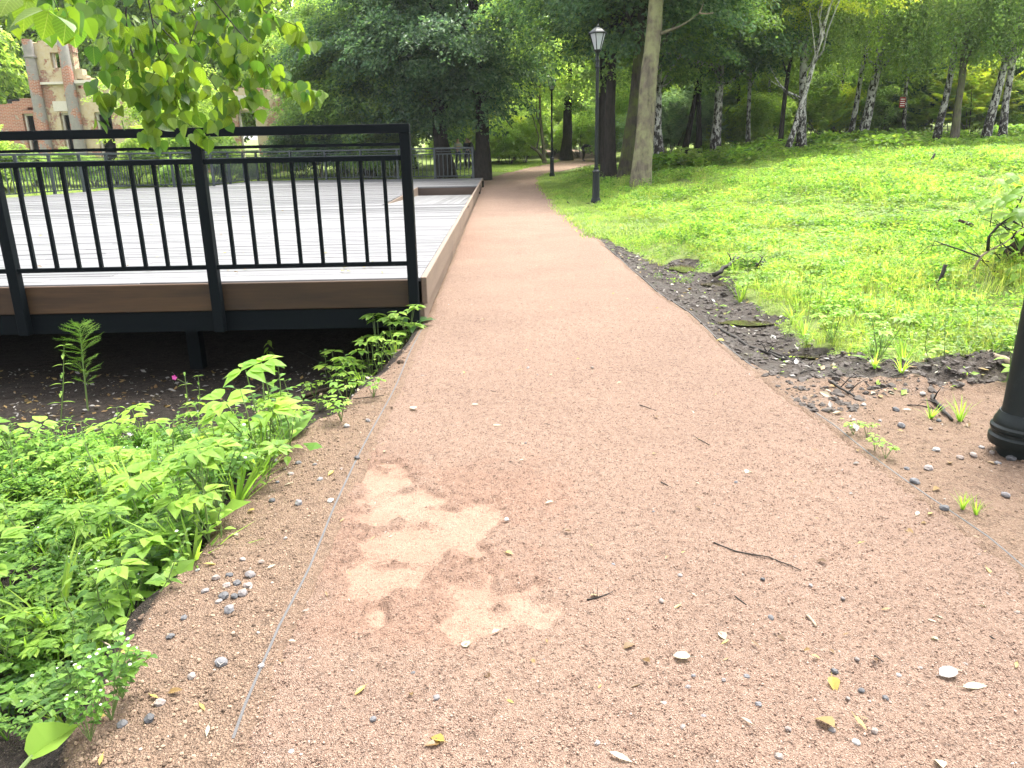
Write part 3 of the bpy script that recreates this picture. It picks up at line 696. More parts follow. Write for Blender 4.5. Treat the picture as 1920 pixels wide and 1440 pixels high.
lamp(PG(1912,848), 'black fluted lamp post cut off by the picture edge beside the path')
lp = PG(1117,386); lamp(lp, 'tall dark green lamp with white lantern beside the leaning trunk')
lamp(PG(1035,333), 'small distant lamp standing where the path bends', False)
lamp(onG(PY(1715,200,46).x, 46), 'far lamp among the birches next to the red sign', False)
lamp(onG(PY(1194,200,44).x, 44), 'far lamp whose lantern shows just beside the lichen trunk', False)

# ------------------------------------------------------------------ foliage makers
def unit(v): return v/np.maximum(np.linalg.norm(v, axis=-1, keepdims=True), 1e-6)
def leaf_cloud(name, C, Nn, Dr, S, asp=.62, fold=.25):
    """folded two-triangle leaves: centre C, normal Nn, direction Dr, length S"""
    Nn = unit(Nn); Dr = unit(Dr-Nn*np.sum(Dr*Nn, -1, keepdims=True)); Sd = np.cross(Nn, Dr)
    S = S[:,None]; n = len(C)
    b = C-Dr*S*.5; t = C+Dr*S*.5-Nn*S*.12; l = C+Sd*S*asp*.5+Nn*S*fold*.5-Dr*S*.06; r = C-Sd*S*asp*.5+Nn*S*fold*.5-Dr*S*.06
    V = np.stack([b, r, t, l], 1).reshape(-1, 3); i = np.arange(n)*4
    Fa = np.stack([np.stack([i, i+1, i+2], -1), np.stack([i, i+2, i+3], -1)], 1).reshape(-1, 3)
    return mesh_np(name, V, Fa)
def rdir(n, rg): 
    v = rg.normal(size=(n,3)); return unit(v)
def broad_crown(name, seed, rx, rz, zc, nclump, per, size, zmin=1.6, droop=.5, lump=.25, clr=(.55,1.15), hole=0.):
    rg = np.random.default_rng(seed)
    d = rdir(nclump, rg); rad = rg.uniform(.35, 1., nclump)**.55
    lm = 1+lump*np.sin(d[:,0]*4+seed)*np.cos(d[:,1]*5+seed*2)+lump*.6*np.sin(d[:,2]*7+seed)
    c = d*rad[:,None]*lm[:,None]*np.array([rx,rx,rz]); c[:,2] += zc
    c = c[c[:,2] > zmin]; nclump = len(c)
    out = unit(c-np.array([0,0,zc-1.5])); cr = rg.uniform(clr[0], clr[1], nclump)
    k = np.repeat(np.arange(nclump), per); n = len(k)
    # a spray: flattened disc that sags outward
    a = rg.uniform(0, 6.283, n); q = np.sqrt(rg.random(n))*cr[k]
    off = np.stack([np.cos(a)*q, np.sin(a)*q, rg.normal(0, .14, n)], -1)
    ho = out[k]*np.array([1,1,0]); along = np.sum(off*ho, -1)
    off[:,2] -= droop*np.maximum(along, -.3*cr[k])*.8 + .22*q*q
    C = c[k]+off
    Nn = np.array([0,0,1.])+.55*out[k]+.55*rg.normal(size=(n,3)); Dr = ho+np.array([0,0,-.5])+.7*rg.normal(size=(n,3))
    return leaf_cloud(name, C, Nn, Dr, size*rg.uniform(.65, 1.25, n)), c
def birch_crown(name, seed, rx, rz, zc, nstr, per, size, zmin=1.5):
    rg = np.random.default_rng(seed)
    d = rdir(nstr, rg); rad = rg.uniform(.25, 1., nstr)**.6
    s0 = d*rad[:,None]*np.array([rx,rx,rz]); s0[:,2] += zc
    L = rg.uniform(.8, 2.8, nstr)*np.clip(1.2-.35*d[:,2], .4, 1.4); L = np.minimum(L, np.maximum(s0[:,2]-zmin, .2))
    k = np.repeat(np.arange(nstr), per); n = len(k); u = rg.random(n)
    hd = unit(d*np.array([1,1,0])+1e-3)
    C = s0[k].copy(); C[:,2] -= L[k]*u; C += hd[k]*(np.sqrt(u)*.45)[:,None]+rg.normal(0, .11, (n,3))
    C = C[C[:,2] > zmin*.7]; n = len(C)
    return leaf_cloud(name, C, rdir(n, rg)+np.array([0,0,.4]), rg.normal(size=(n,3))*.6+np.array([0,0,-1.]), size*rg.uniform(.7,1.3,n), .7), s0
def bush_crown(name, seed, rx, h, ncl, per, size, feather=False):
    rg = np.random.default_rng(seed); d = rdir(ncl, rg); d[:,2] = np.abs(d[:,2])*1.3-.25; rad = rg.uniform(.3, 1, ncl)**.5
    c = d*rad[:,None]*np.array([rx,rx,h*.62]); c[:,2] += h*.38; c[:,2] = np.maximum(c[:,2], .1)
    out = unit(c-np.array([0,0,h*.2])); k = np.repeat(np.arange(ncl), per); n = len(k)
    if feather:   # arching pinnate fronds
        u = rg.random(n); side = rg.choice([-1,1], n); ax = unit(out+np.array([0,0,.35])); ln = rg.uniform(.5,.9,ncl)
        sd = unit(np.cross(ax, np.array([0,0,1.]))); w = .16*np.sin(np.pi*np.clip(u*.9+.08,0,1))
        C = c[k]+ax[k]*(u*ln[k])[:,None]+sd[k]*(side*w*.6)[:,None]; C[:,2] -= .35*u*u*ln[k]
        return leaf_cloud(name, C, np.cross(sd[k], ax[k])+.25*rg.normal(size=(n,3)), sd[k]*side[:,None]+.4*ax[k]+np.array([0,0,-.25]), size*rg.uniform(.8,1.2,n)*1.2, .28), c
    cr = rg.uniform(.25,.6,ncl); a = rg.uniform(0,6.283,n); q = np.sqrt(rg.random(n))*cr[k]
    C = c[k]+np.stack([np.cos(a)*q, np.sin(a)*q, rg.normal(0,.1,n)-.3*q], -1); C[:,2] = np.maximum(C[:,2], .03)
    return leaf_cloud(name, C, np.array([0,0,1.])+.6*out[k]+.6*rg.normal(size=(n,3)), out[k]+np.array([0,0,-.4])+.7*rg.normal(size=(n,3)), size*rg.uniform(.7,1.25,n)), c
CR = {}
CR['maple'] = broad_crown('maple_crown', 3, 4.5, 4.3, 5.5, 380, 140, .19, 1.5, .6, .3, (.6,1.2))
CR['limeA'] = broad_crown('lime_crown', 5, 3.9, 2.9, 6.3, 190, 100, .17, 3.2, .6, .3)
CR['limeB'] = broad_crown('lime_crown', 9, 4.2, 2.9, 6.5, 190, 100, .17, 3.4, .65, .3)
CR['lightA'] = broad_crown('airy_crown', 13, 3.6, 3.0, 6.0, 170, 85, .16, 2.4, .8, .35, (.5,1.0))
CR['birchA'] = birch_crown('birch_crown', 21, 2.8, 2.6, 6.9, 270, 58, .12, 3.3)
CR['birchB'] = birch_crown('birch_crown', 22, 2.4, 2.7, 7.1, 250, 58, .12, 3.8)
CR['birchC'] = birch_crown('birch_crown', 23, 3.2, 2.5, 6.7, 290, 58, .12, 2.9)
CR['bushA'] = bush_crown('bush_crown', 31, 1.9, 3.2, 120, 100, .14)
CR['bushB'] = bush_crown('bush_crown', 32, 1.5, 3.8, 110, 100, .13)
CR['feather'] = bush_crown('feather_crown', 33, 1.7, 3.2, 210, 56, .18, True)
CR['far'] = broad_crown('far_crown', 41, 4.6, 5.0, 5.6, 200, 80, .34, .3, .5, .3, (.7,1.5))

def polyline(a, b, bend=.2, n=9, seed=0):
    r = random.Random(seed); a, b = Vector(a), Vector(b); d = b-a; s = Vector((r.uniform(-1,1), r.uniform(-1,1), 0))*bend
    return [a+d*(i/n)+s*math.sin(math.pi*i/n)+Vector((r.uniform(-1,1), r.uniform(-1,1), 0))*bend*.12 for i in range(n+1)]
def trunk_mesh(pts, r0, r1, limbs, flare=1.45, n=12, jag=.05, seed=0, fork=None):
    rr = random.Random(seed); mb = MB(); m = len(pts)-1; rad = []
    for i in range(m+1):
        f = i/m; r = r0+(r1-r0)*f
        if i == 0: r *= flare
        elif i == 1: r *= 1+(flare-1)*.3
        rad.append(r)
    base = [pts[0]-Vector((0,0,.3))]+pts
    mb.tube(base, [rad[0]*1.1]+rad, n, jag)
    for (f, tip, lr) in limbs:
        i = min(m-1, int(f*m)); s = pts[i].lerp(pts[i+1], f*m-i); tip = Vector(tip); d = tip-s
        q = [s+d*t+Vector((0,0,.18*d.length*math.sin(math.pi*t)*(.6 if d.z < 0 else -.4)))+Vector((rr.uniform(-1,1), rr.uniform(-1,1), rr.uniform(-1,1)))*.04*d.length*(t>.1) for t in (0,.2,.4,.6,.8,1.)]
        mb.tube(q, [lr, lr*.8, lr*.62, lr*.46, lr*.3, lr*.12], 6)
    me = mb.mesh('trunk', True); return me
def tree(name, foot, top, r0, r1, crown, barkm, leafm, label, group=None, cs=(1,1,1), crot=0., clift=0., nl=9, bend=.2, seed=1, cat='tree', coff=None, extra=(), lmin=.35, flare=1.45, lr=.32):
    foot = Vector(foot); top = Vector(top); top = foot+(top-foot)*.85; rr = random.Random(seed)
    o = thing(name, label, cat, foot, 0, group)
    pts = polyline((0,0,0), top-foot, bend, 10, seed)
    cm, cl = CR[crown]; cx, cyy = (coff or ((top.x-foot.x)*.6, (top.y-foot.y)*.6))
    limbs = []
    for i in range(nl):
        p = cl[rr.randrange(len(cl))]; f = rr.uniform(lmin, .95)
        tp = Vector((p[0]*cs[0]*math.cos(crot)-p[1]*cs[1]*math.sin(crot)+cx, p[0]*cs[0]*math.sin(crot)+p[1]*cs[1]*math.cos(crot)+cyy, p[2]*cs[2]+clift))
        limbs.append((f, tp, r0*lr*rr.uniform(.6,1.1)))
    limbs += list(extra)
    link('trunk', trunk_mesh(pts, r0, r1, limbs, flare, seed=seed), barkm, o)
    c = link('crown', cm, None, o, (cx, cyy, clift)); c.scale = cs; c.rotation_euler = (0,0,crot); omat(c, leafm)
    return o
def bush(foot, crown, leafm, label, group=None, s=(1,1,1), rz=0., name='shrub'):
    foot = Vector(foot); o = thing(name, label, 'shrub', foot, rz, group)
    rr = random.Random(int(foot.x*100)); mb = MB()
    for i in range(6):
        p = CR[crown][1][rr.randrange(len(CR[crown][1]))]; mb.tube([(0,0,-.2),(p[0]*.4*s[0],p[1]*.4*s[1],p[2]*.55*s[2]),(p[0]*s[0],p[1]*s[1],p[2]*s[2])], [.03,.02,.006], 5)
    mb.build('stem', M['bark_grey'], o)
    c = link('crown', CR[crown][0], None, o); c.scale = s; omat(c, leafm); return o
LM = [(905,'the dark maple trunk'),(960,'the end of the path'),(1035,'the small lamp at the bend'),(1097,'the bending person'),(1117,'the tall lamp'),(1150,'the dark lime trunks'),(1200,'the lichen trunk'),(1236,'the speckled birch'),(1279,'the thin tilted dark trunk'),(1310,'the thin straight dark trunk'),(1341,'the stout shaded birch'),(1401,'the thin birch'),(1471,'the leaning white birch'),(1501,'the dark-barked birch'),(1589,'the birch pair'),(1610,'the brightest birch'),(1690,'the red sign'),(1715,'the far lamp'),(1752,'the tilting birch'),(1784,'the straight grey-dark trunk'),(1842,'the strongly leaning birch'),(1871,'the last birch'),(1905,'the picture edge'),
      (20,'the low brick wing'),(77,'the first ruin column'),(141,'the second ruin column'),(200,'the ruined window'),(250,'the plastered wall'),(330,'the airy young tree'),(400,'the middle railing post'),(470,'the end wall of the ruin'),(540,'the end of the ruin'),(600,'the pale willow'),(690,'the spreading maple'),(770,'the near corner post'),(836,'the thick maple trunk')]
USED = set()
def where(base, px, pre='beside'):
    for _, nm in sorted((abs(a-px), b) for a, b in LM):
        l = base+' '+pre+' '+nm
        if l not in USED: USED.add(l); return l
    return base
def gp(px, Y): return onG(PY(px, 300, Y).x, Y)

# ------------------------------------------------------------------ trees: left of the path end
tree('maple_tree', gp(903,36.2), gp(903,36.2)+Vector((-.3,.2,9.5)), .36, .16, 'maple', M['bark_dark'], M['leaf_dark'], 'dark maple whose black trunk stands at the end of the deck', cs=(.95,.95,1), crot=.3, coff=(-1.2,.5), seed=2, nl=14, clift=1.0)
o = tree('maple_tree', gp(836,37.5), gp(836,37.5)+Vector((-.6,.3,9.5)), .4, .16, 'maple', M['bark_dark'], M['leaf_dark'], 'dark maple with thick trunk seen through the far railing', cs=(1,.9,.95), crot=2.2, coff=(-1.8,.2), seed=3, nl=14, clift=.8)
tree('maple_tree', gp(690,40), gp(690,40)+Vector((-.4,.3,9)), .3, .14, 'maple', M['bark_dark'], M['leaf_mid'], 'spreading maple with paler layered sprays above the far railing', cs=(.9,.9,.9), crot=4.1, seed=4, clift=-.4)
tree('willow_tree', gp(640,44), gp(640,44)+Vector((.4,0,9)), .26, .12, 'birchC', M['bark_dark'], M['leaf_light'], 'pale feathery willow between the ruin and the maples', cs=(1.05,1.05,1.1), crot=1., seed=5, nl=14, lr=.5)
tree('willow_tree', gp(690,47), gp(690,47)+Vector((.4,0,10)), .26, .12, 'birchA', M['bark_dark'], M['leaf_light'], 'second pale willow rising behind the layered maple', cs=(1.4,1.4,1.2), crot=2.4, seed=6, nl=12, lr=.5)
tree('maple_tree', gp(770,47), gp(770,47)+Vector((0,0,9)), .3, .14, 'maple', M['bark_dark'], M['leaf_dark'], 'dark maple filling the gap behind the other maples', cs=(1.05,1.05,1.1), crot=5.2, seed=7)
# beyond the bend of the path
f = gp(1022,50)
tree('young_tree', f, f+Vector((-.3,0,6)), .12, .05, 'lightA', M['bark_grey'], M['leaf_light'], 'slender many-stemmed tree leaning beside the path bend', cs=(.85,.85,.8), crot=1.4, seed=8, nl=4, clift=1.2, coff=(-1.2,.3),
     extra=[(.03,(-2.9,.2,3.6),.12),(.03,(-.5,.3,5.5),.08),(.02,(-1.4,-.2,5.),.07)], lmin=.6)
tree('broad_tree', gp(1062,54), gp(1062,54)+Vector((.3,.3,9)), .36, .16, 'lightA', M['bark_dark'], M['leaf_mid'], 'solid dark trunk with hanging leaves past the path bend', cs=(1.25,1.25,1.1), crot=.8, seed=9, nl=12)
tree('lime_tree', gp(1128,42), gp(1128,42)+Vector((-.3,.2,10)), .25, .12, 'lightA', M['bark_dark'], M['leaf_light'], 'lime with light drooping sprays behind the tall lamp', cs=(1.15,1.1,1.1), crot=5.5, seed=11, nl=12, coff=(-2.0,0), clift=.9)
# ------------------------------------------------------------------ trees: right of the path
f = PG(1201,351); top = PY(1237,-40,f.y+.6); top = f+(top-f)*1.35
br = PY(1312,22,f.y)-f; br2 = PY(1335,22,f.y)-f
o = thing('leaning_tree', 'leaning trunk with yellow-grey lichen bark next to the tall lamp', 'tree', f)
pts = polyline((0,0,0), top-f, .12, 14, 4)
me = trunk_mesh(pts, .31, .185, [(.545, PY(1312,24,f.y)-f, .07), (.74, PY(1330,-25,f.y)-f, .14), (.78, (.2,.6,9.), .14), (.85, (-1.5,.8,9.5), .1)], 1.2, 18, .035, 4)
link('trunk', me, M['bark_lichen'], o)
mb = MB(); a, b = PY(1311,25,f.y)-f, PY(1338,24,f.y)-f; mb.tube([a, a.lerp(b,.5)+Vector((0,0,-.02)), b], [.028,.02,.012], 6); mb.tube([a, a+Vector((.05,0,.1)), a+Vector((.12,.02,.3))], [.022,.015,.006], 6); mb.build('dead_branch', M['twig_pale'], o)
c = link('crown', CR['limeA'][0], None, o, (1.0,.6,3.4)); c.scale = (.95,.95,.9); omat(c, M['leaf_mid'])
# low sprouts with yellowed leaves on the dark trunks
for i, (px, Y, lean, r, bk, lab, cr, cm) in enumerate([
    (1172,28.6,.3,.24,'bark_moss','thickest dark mossy trunk just behind the lichen trunk','limeA','leaf_dark'),
    (1146,29.6,.12,.22,'bark_dark','straight dark trunk between the tall lamp and the mossy trunk','limeB','leaf_dark'),
    (1192,31,.6,.2,'bark_moss','thin moss-covered trunk leaning out behind the lichen trunk','limeB','leaf_dark'),
    (1134,31.5,-.1,.16,'bark_dark','slim dark trunk half hidden by the tall lamp','lightA','leaf_mid')]):
    f = gp(px, Y); tree('lime_tree', f, f+Vector((lean*3,.3,10)), r, r*.45, cr, M[bk], M[cm], lab, crot=i*1.7, seed=30+i, nl=12, cs=(1.0,1.,1.), clift=.9, flare=1.3, lmin=.4)
rows = [ # px
    (1375,44,.1,.09,'bark_dark','lightA','leaf_light','slim dark trunk between the stout shaded birch and the thin birch'),
    (1440,45,-.1,.1,'bark_birch','birchB','leaf_birch','slim birch far back left of the leaning white birch'),
    (1553,44,.1,.1,'bark_birch','birchA','leaf_birch','slim birch far back between the dark-barked birch and the pair'),
    (1650,46,-.1,.09,'bark_birch','birchB','leaf_light','slim birch far back left of the red sign'),
    (1815,44,.1,.1,'bark_dark','lightA','leaf_yellow','slim dark trunk far back before the leaning birch'),
 #, distance, height lean, radius, bark, crown, leaf, label
    (1236,34,.1,.2,'bark_birch','limeB','leaf_mid','speckled birch trunk directly right of the lichen trunk'),
    (1279,38,.5,.14,'bark_dark','limeA','leaf_dark','thin dark trunk tilting right in the shade'),
    (1310,39,.1,.14,'bark_dark','limeB','leaf_mid','thin straight dark trunk beside the tilted one'),
    (1341,37,-.1,.22,'bark_birch','limeA','leaf_dark','stout black-and-white birch trunk in the shade'),
    (1401,39,.1,.11,'bark_birch','birchA','leaf_birch','thin birch trunk left of the leaning white birch'),
    (1501,36,-.1,.2,'bark_birch','birchB','leaf_birch','dark-barked birch behind the leaning white birch'),
    (1589,38,.4,.13,'bark_birch','birchA','leaf_birch','slimmer birch of the close pair in mid meadow edge'),
    (1610,37,.2,.22,'bark_birch','birchC','leaf_light','brightest thick white birch with a bent upper trunk'),
    (1690,40,-.3,.1,'bark_birch','birchB','leaf_birch','slender birch that carries the red sign'),
    (1752,35,.4,.15,'bark_birch','birchC','leaf_birch','birch tilting right between the far lamp and a dark trunk'),
    (1784,34.5,-.1,.16,'bark_grey','birchA','leaf_mid','straight grey-dark trunk next to the tilting birch'),
    (1842,34,.75,.17,'bark_birch','birchB','leaf_birch','birch leaning strongly right near the picture edge'),
    (1871,34,.4,.15,'bark_birch','birchA','leaf_birch','last birch at the picture edge beside the leaning one'),
]
for i, (px, Y, lean, r, bk, cr, lm, lab) in enumerate(rows):
    f = gp(px, Y); tree('birch_tree' if bk == 'bark_birch' else 'shade_tree', f, f+Vector((lean*2.2,.2,10)), r, r*.45, cr, M[bk], M[lm], lab, 'trees along the far edge of the meadow', crot=i*2.1, seed=50+i, nl=13, bend=.25, cs=(1.,1.,.95 if lm != 'leaf_dark' else 1.),
                  clift=(.2 if lm != 'leaf_dark' else -.2), lr=.42)
f = PG(1471,299); tp = PY(1515,150,f.y); tp = f+(tp-f)*2.2
tree('birch_tree', f, tp, .13, .05, 'lightA', M['bark_birch'], M['leaf_yellow'], 'leaning white birch standing forward in the meadow', 'trees along the far edge of the meadow', cs=(.75,.75,.7), clift=3.6, coff=(1.6,0), seed=77, nl=6, bend=.06, lmin=.5,
     extra=[(.40, PY(1440,125,f.y)-f, .05), (.40, PY(1430,140,f.y)-f, .03)], flare=1.2)
# woodland behind
k = 0
for (px, Y, cr, lm, s) in [(1250,44,'bushA','leaf_blue',1.1),(1300,46,'feather','leaf_blue',1.2),(1350,45,'feather','leaf_blue',1.1),(1395,47,'feather','leaf_blue',1.25),(1440,46,'bushB','leaf_light',1.2),(1480,49,'bushA','leaf_light',1.5),
        (1530,46,'bushB','leaf_mid',1.1),(1560,50,'bushA','leaf_light',1.5),(1640,44,'feather','leaf_mid',1.2),(1665,45,'bushA','leaf_dark',1.1),(1710,43,'feather','leaf_dark',1.2),(1740,41,'feather','leaf_light',1.0),(1775,43,'feather','leaf_yellow',1.1),
        (1810,40,'feather','leaf_yellow',1.2),(1835,43,'bushB','leaf_light',1.4),(1890,42,'bushB','leaf_mid',1.2),(1925,40,'feather','leaf_dark',1.1),(1960,42,'bushA','leaf_mid',1.4),
        (1262,41.5,'feather','leaf_blue',.8),(1325,42,'feather','leaf_blue',.8),(1372,42,'bushA','leaf_light',.75),(1430,41.5,'bushA','leaf_light',.9),(1535,42,'feather','leaf_light',.9),(1575,43,'bushB','leaf_yellow',.8),(1650,42,'bushA','leaf_mid',.9),(1725,44,'bushB','leaf_light',1.1),(1800,42,'bushB','leaf_yellow',1.),(1860,40,'bushA','leaf_light',.9),
        (850,51,'bushA','leaf_light',.9),(885,52,'bushB','leaf_light',.9),(915,54,'bushA','leaf_yellow',.9),(955,50,'bushA','leaf_light',.75),(985,51,'bushB','leaf_light',.7),(935,52,'bushA','leaf_light',.9),(965,55,'bushB','leaf_yellow',.8),(990,60,'bushA','leaf_light',1.3),(1040,62,'bushB','leaf_light',1.2),(1085,58,'bushA','leaf_light',1.),(1120,60,'bushB','leaf_mid',1.1),(1150,52,'bushA','leaf_mid',.9),(1180,55,'bushB','leaf_light',1.2),(1210,50,'bushA','leaf_blue',1.0)]:
    k += 1; grp = {'leaf_blue':'bluish shrubs in the shade of the wood','leaf_light':'light green shrubs at the wood edge','leaf_mid':'mid green shrubs at the wood edge','leaf_dark':'dark shrubs in the wood','leaf_yellow':'yellow-green shrubs at the wood edge'}[lm]
    lab = where({'leaf_blue':'bluish-green shrub','leaf_light':'light green shrub','leaf_mid':'mid green shrub','leaf_dark':'dark green shrub','leaf_yellow':'yellow-green shrub'}[lm], px, 'in the wood behind')
    bush(gp(px, Y), cr, M[lm], lab, grp, (s,s,s), k*1.3)
# trees further back, each its own; the wood closes the view
bk = [(1240,54,'limeA','leaf_light'),(1420,54,'lightA','leaf_yellow'),(1530,56,'birchC','leaf_light'),(1660,55,'lightA','leaf_birch'),(1790,54,'birchC','leaf_light'),(1920,53,'lightA','leaf_light'),(1000,66,'lightA','leaf_light'),(1100,66,'limeA','leaf_light'),(930,64,'lightA','leaf_yellow'),(1050,70,'birchC','leaf_light')]
for i, (px, Y, cr, lm) in enumerate(bk):
    f = gp(px, Y); kn = {'leaf_mid':('broadleaf tree standing back in the green wood','middle trees of the wood'),'leaf_light':('light green tree standing back in the wood','light trees of the wood'),'leaf_birch':('birch standing back in the wood','birches further back in the wood'),'leaf_yellow':('yellow-green tree standing back in the wood','yellowish trees of the wood')}[lm]
    tree('wood_tree', f, f+Vector((.2,.2,10)), .2, .09, cr, M['bark_grey'], M[lm], where({'leaf_mid':'green broadleaf tree','leaf_light':'light green tree','leaf_birch':'pale green tree','leaf_yellow':'yellow-green tree'}[lm], px, 'standing back behind'), kn[1], crot=i*1.9, seed=90+i, cs=(1.15,1.15,1.1), nl=8, clift=-.6)
i = 0
for (Y, step, x0, x1) in ((67,6.0,-8,54),(82,7.5,-66,66)):
    x = x0
    while x < x1:
        i += 1; f = onG(x+random.uniform(-1,1), Y+random.uniform(-2,3)); lm = random.choice(['leaf_light','leaf_light','leaf_light','leaf_birch','leaf_yellow'])
        tree('far_tree', f, f+Vector((.2,.2,9)), .25, .1, 'far', M['bark_grey'], M[lm], 'far tree closing the view at the back of the wood', 'far trees behind everything', crot=i*2.3, seed=200+i, cs=(1.,1.,1.1), nl=3)
        x += step
# yellow sprays high on the edge of the dark limes
f = gp(1480,33); tree('maple_tree', f+Vector((.6,3.,0)), f+Vector((1.,3.,8)), .12, .05, 'lightA', M['bark_dark'], M['leaf_yellow'], 'yellow-green maple crown glowing above the leaning white birch', cs=(.8,.8,.6), clift=3.4, seed=301, nl=8, crot=2.)
# left: behind the ruin
for i, (px, Y, cr, lm) in enumerate([(40,62,'far','leaf_light'),(-60,58,'far','leaf_light'),(150,66,'far','leaf_birch'),(260,63,'far','leaf_light'),(360,62,'far','leaf_mid'),(450,60,'far','leaf_light'),(540,58,'far','leaf_light'),(-150,52,'far','leaf_light')]):
    f = gp(px, Y); tree('back_tree', f, f+Vector((.3,0,11)), .25, .1, cr, M['bark_grey'], M[lm], where('tall tree behind the ruin', px, 'rising above'), 'tall trees behind the ruin', crot=i*1.7, seed=120+i, cs=(1.25,1.25,1.5), nl=5)
for i, (px, Y, cr, lm, s) in enumerate([(560,41,'bushA','leaf_dark',.95),(600,40,'bushB','leaf_dark',1.0),(640,41.5,'bushA','leaf_dark',1.0),(545,42,'bushA','leaf_light',.4),(690,38,'bushA','leaf_mid',.8),(740,38.5,'bushB','leaf_mid',.75),(660,38,'bushB','leaf_dark',.7),
        (250,36,'bushB','leaf_light',.5),(215,35.5,'bushA','leaf_light',.35),(300,36,'bushA','leaf_light',.85),(345,37,'bushB','leaf_light',1.),(390,36.5,'bushA','leaf_mid',.8),(420,38,'bushB','leaf_light',.4),(465,38,'bushA','leaf_mid',.3),(500,38.5,'bushB','leaf_mid',.3),(5,31,'bushA','leaf_mid',.6),(-40,30,'bushB','leaf_light',.8),(330,34,'bushA','leaf_mid',.45),(430,39.5,'bushA','leaf_mid',.45),(60,33,'bushA','leaf_mid',.45),(120,34,'bushB','leaf_mid',.42),(170,34.5,'bushA','leaf_mid',.42)]):
    lab = {'leaf_dark':('dark shrub under the maples beyond the far railing','dark shrubs beyond the far railing'),'leaf_light':('light green shrub in front of the ruin beyond the railing','light shrubs in front of the ruin'),'leaf_mid':('mid green low shrub just beyond the far railing','mid green shrubs beyond the far railing')}[lm]
    bush(gp(px, Y), cr, M[lm], where({'leaf_dark':'dark shrub','leaf_light':'light green shrub','leaf_mid':'mid green low shrub'}[lm], px, 'past the far railing near'), lab[1], (s,s,s), i*1.1)
# young tree growing up in front of the ruin
f = gp(330,40); tree('young_tree', f, f+Vector((.2,0,6)), .12, .05, 'lightA', M['bark_dark'], M['leaf_light'], 'airy young tree growing in front of the ruined wall', cs=(.85,.85,.75), clift=-.7, seed=140, nl=9, crot=1.)

# ------------------------------------------------------------------ the ruined house
RY_ = 46.
ruin = thing('ruined_house', 'roofless ruined house of brick and peeling yellow plaster with columns', 'ruin', (0, RY_, 0))
def fx(px, py): return PY(px, py, RY_).x
def fz(px, py): return PY(px, py, RY_).z
def rb(mb, x0, x1, z0, z1, y0=0., y1=.55): return mb.box((x0, y0, z0), (x1, y1, z1))
GZ0 = .0
xa = fx(-60,230); c1 = fx(77,200); c2 = fx(141,200); xw0, xw1 = fx(93,100), fx(119,100)
zled = fz(110,156); ztop = fz(100,76); zw0, zw1 = fz(105,127), fz(105,84)
l0, l1 = fx(46,240), fx(66,240); m0, m1 = fx(116,240), fx(137,240); zl = fz(60,213); r0, r1 = fx(181,240), fx(212,240)
xr1 = fx(236,200); q0, q1 = fx(418,230), fx(533,230); qa, qb = fx(447,230), fx(481,230); zq = fz(460,160)
def jag(mb, x0, x1, zf, y0, y1, st=.28, amp=.28, seed=1):
    r = random.Random(seed); x = x0
    while x < x1-.02:
        x2 = min(x+st*r.uniform(.6,1.3), x1); z = zf(x); mb.box((x, y0+r.uniform(.004,.03), z-.5), (x2, y1-r.uniform(.006,.08), z+r.uniform(-.05,amp))); x = x2+.0005
def piece(nm, m, fn):
    mb = MB(); fn(mb); return mb.build(nm, m, ruin)
def lw(mb):   # low brick wing
    rb(mb, xa, l0, GZ0, zl); rb(mb, l1, c1-.35, GZ0, zl); rb(mb, l0, l1, GZ0, .9)
    zt_ = lambda x: float(np.interp(x, [xa, fx(20,185), c1], [zl+.25, fz(20,185)-.25, fz(60,165)-.25]))
    rb(mb, xa, c1-.35, zl, zl+.18); jag(mb, xa, c1-.35, zt_, 0, .55, .4, .12, 3)
piece('brick_wing_wall', M['ruin_brick'], lw)
def mw(mb):   # the centre bay between the columns
    rb(mb, c1-.35, m0, GZ0, zl); rb(mb, m1, r0, GZ0, zl); rb(mb, m0, m1, GZ0, .8); rb(mb, r0, r1, GZ0, .8); rb(mb, r1, xr1, GZ0, zl)
    rb(mb, c1-.35, xr1, zl, zled-.3)
    rb(mb, c1-.35, c2+.35, zled-.3, zw0); rb(mb, c1-.35, xw0, zw0, zw1); rb(mb, xw1, c2+.35, zw0, zw1); 
    rb(mb, c1-.35, c2+.35, zw1+.1, ztop-.12); jag(mb, c1-.4, c2+.4, lambda x: ztop-.1, 0, .55, .25, .22, 5)
    jag(mb, c2+.36, xr1, lambda x: float(np.interp(x, [c2, c2+.8, xr1], [fz(150,112), fz(180,150), zled-.32])), 0, .55, .3, .2, 6)
piece('plastered_wall', M['ruin'], mw)
piece('window_lintel', M['ruin_stone'], lambda mb: rb(mb, xw0-.1, xw1+.1, zw1, zw1+.1, -.03, .5))
def led(mb):
    rb(mb, c1+.3, c2-.3, zled-.07, zled+.06, -.22, -.001); rb(mb, c2+.32, c2+1.35, zled-.05, zled+.12, -.28, -.001); rb(mb, c2+.32, c2+1.3, zled-.14, zled-.051, -.14, -.001)
piece('cornice', M['ruin_stone'], led)
for x in (c1, c2):
    prof = [(.36,GZ0),(.36,.6),(.335,.62),(.30,zled),(.27,ztop-.9),(.33,ztop-.88),(.33,ztop-.78),(.27,ztop-.76),(.26,ztop+.05)] if x == c1 else [(.36,GZ0),(.36,.6),(.335,.62),(.30,zled),(.27,ztop-.2),(.2,ztop+.05)]
    mb = MB(); mb.lathe(prof, 16, (x,-.2,0)); q = mb.build('column', M['ruin_col'], ruin); shade_flat_smooth(q.data, 40)
def win(x0, x1, z0, z1):
    mb = MB(); rb(mb, x0, x0+.1, z0, z1, .2, .32); rb(mb, x1-.1, x1, z0, z1, .2, .32); rb(mb, x0+.1, x1-.1, z1-.1, z1, .2, .32); return mb.build('window_frame', M['ruin_stone'], ruin)
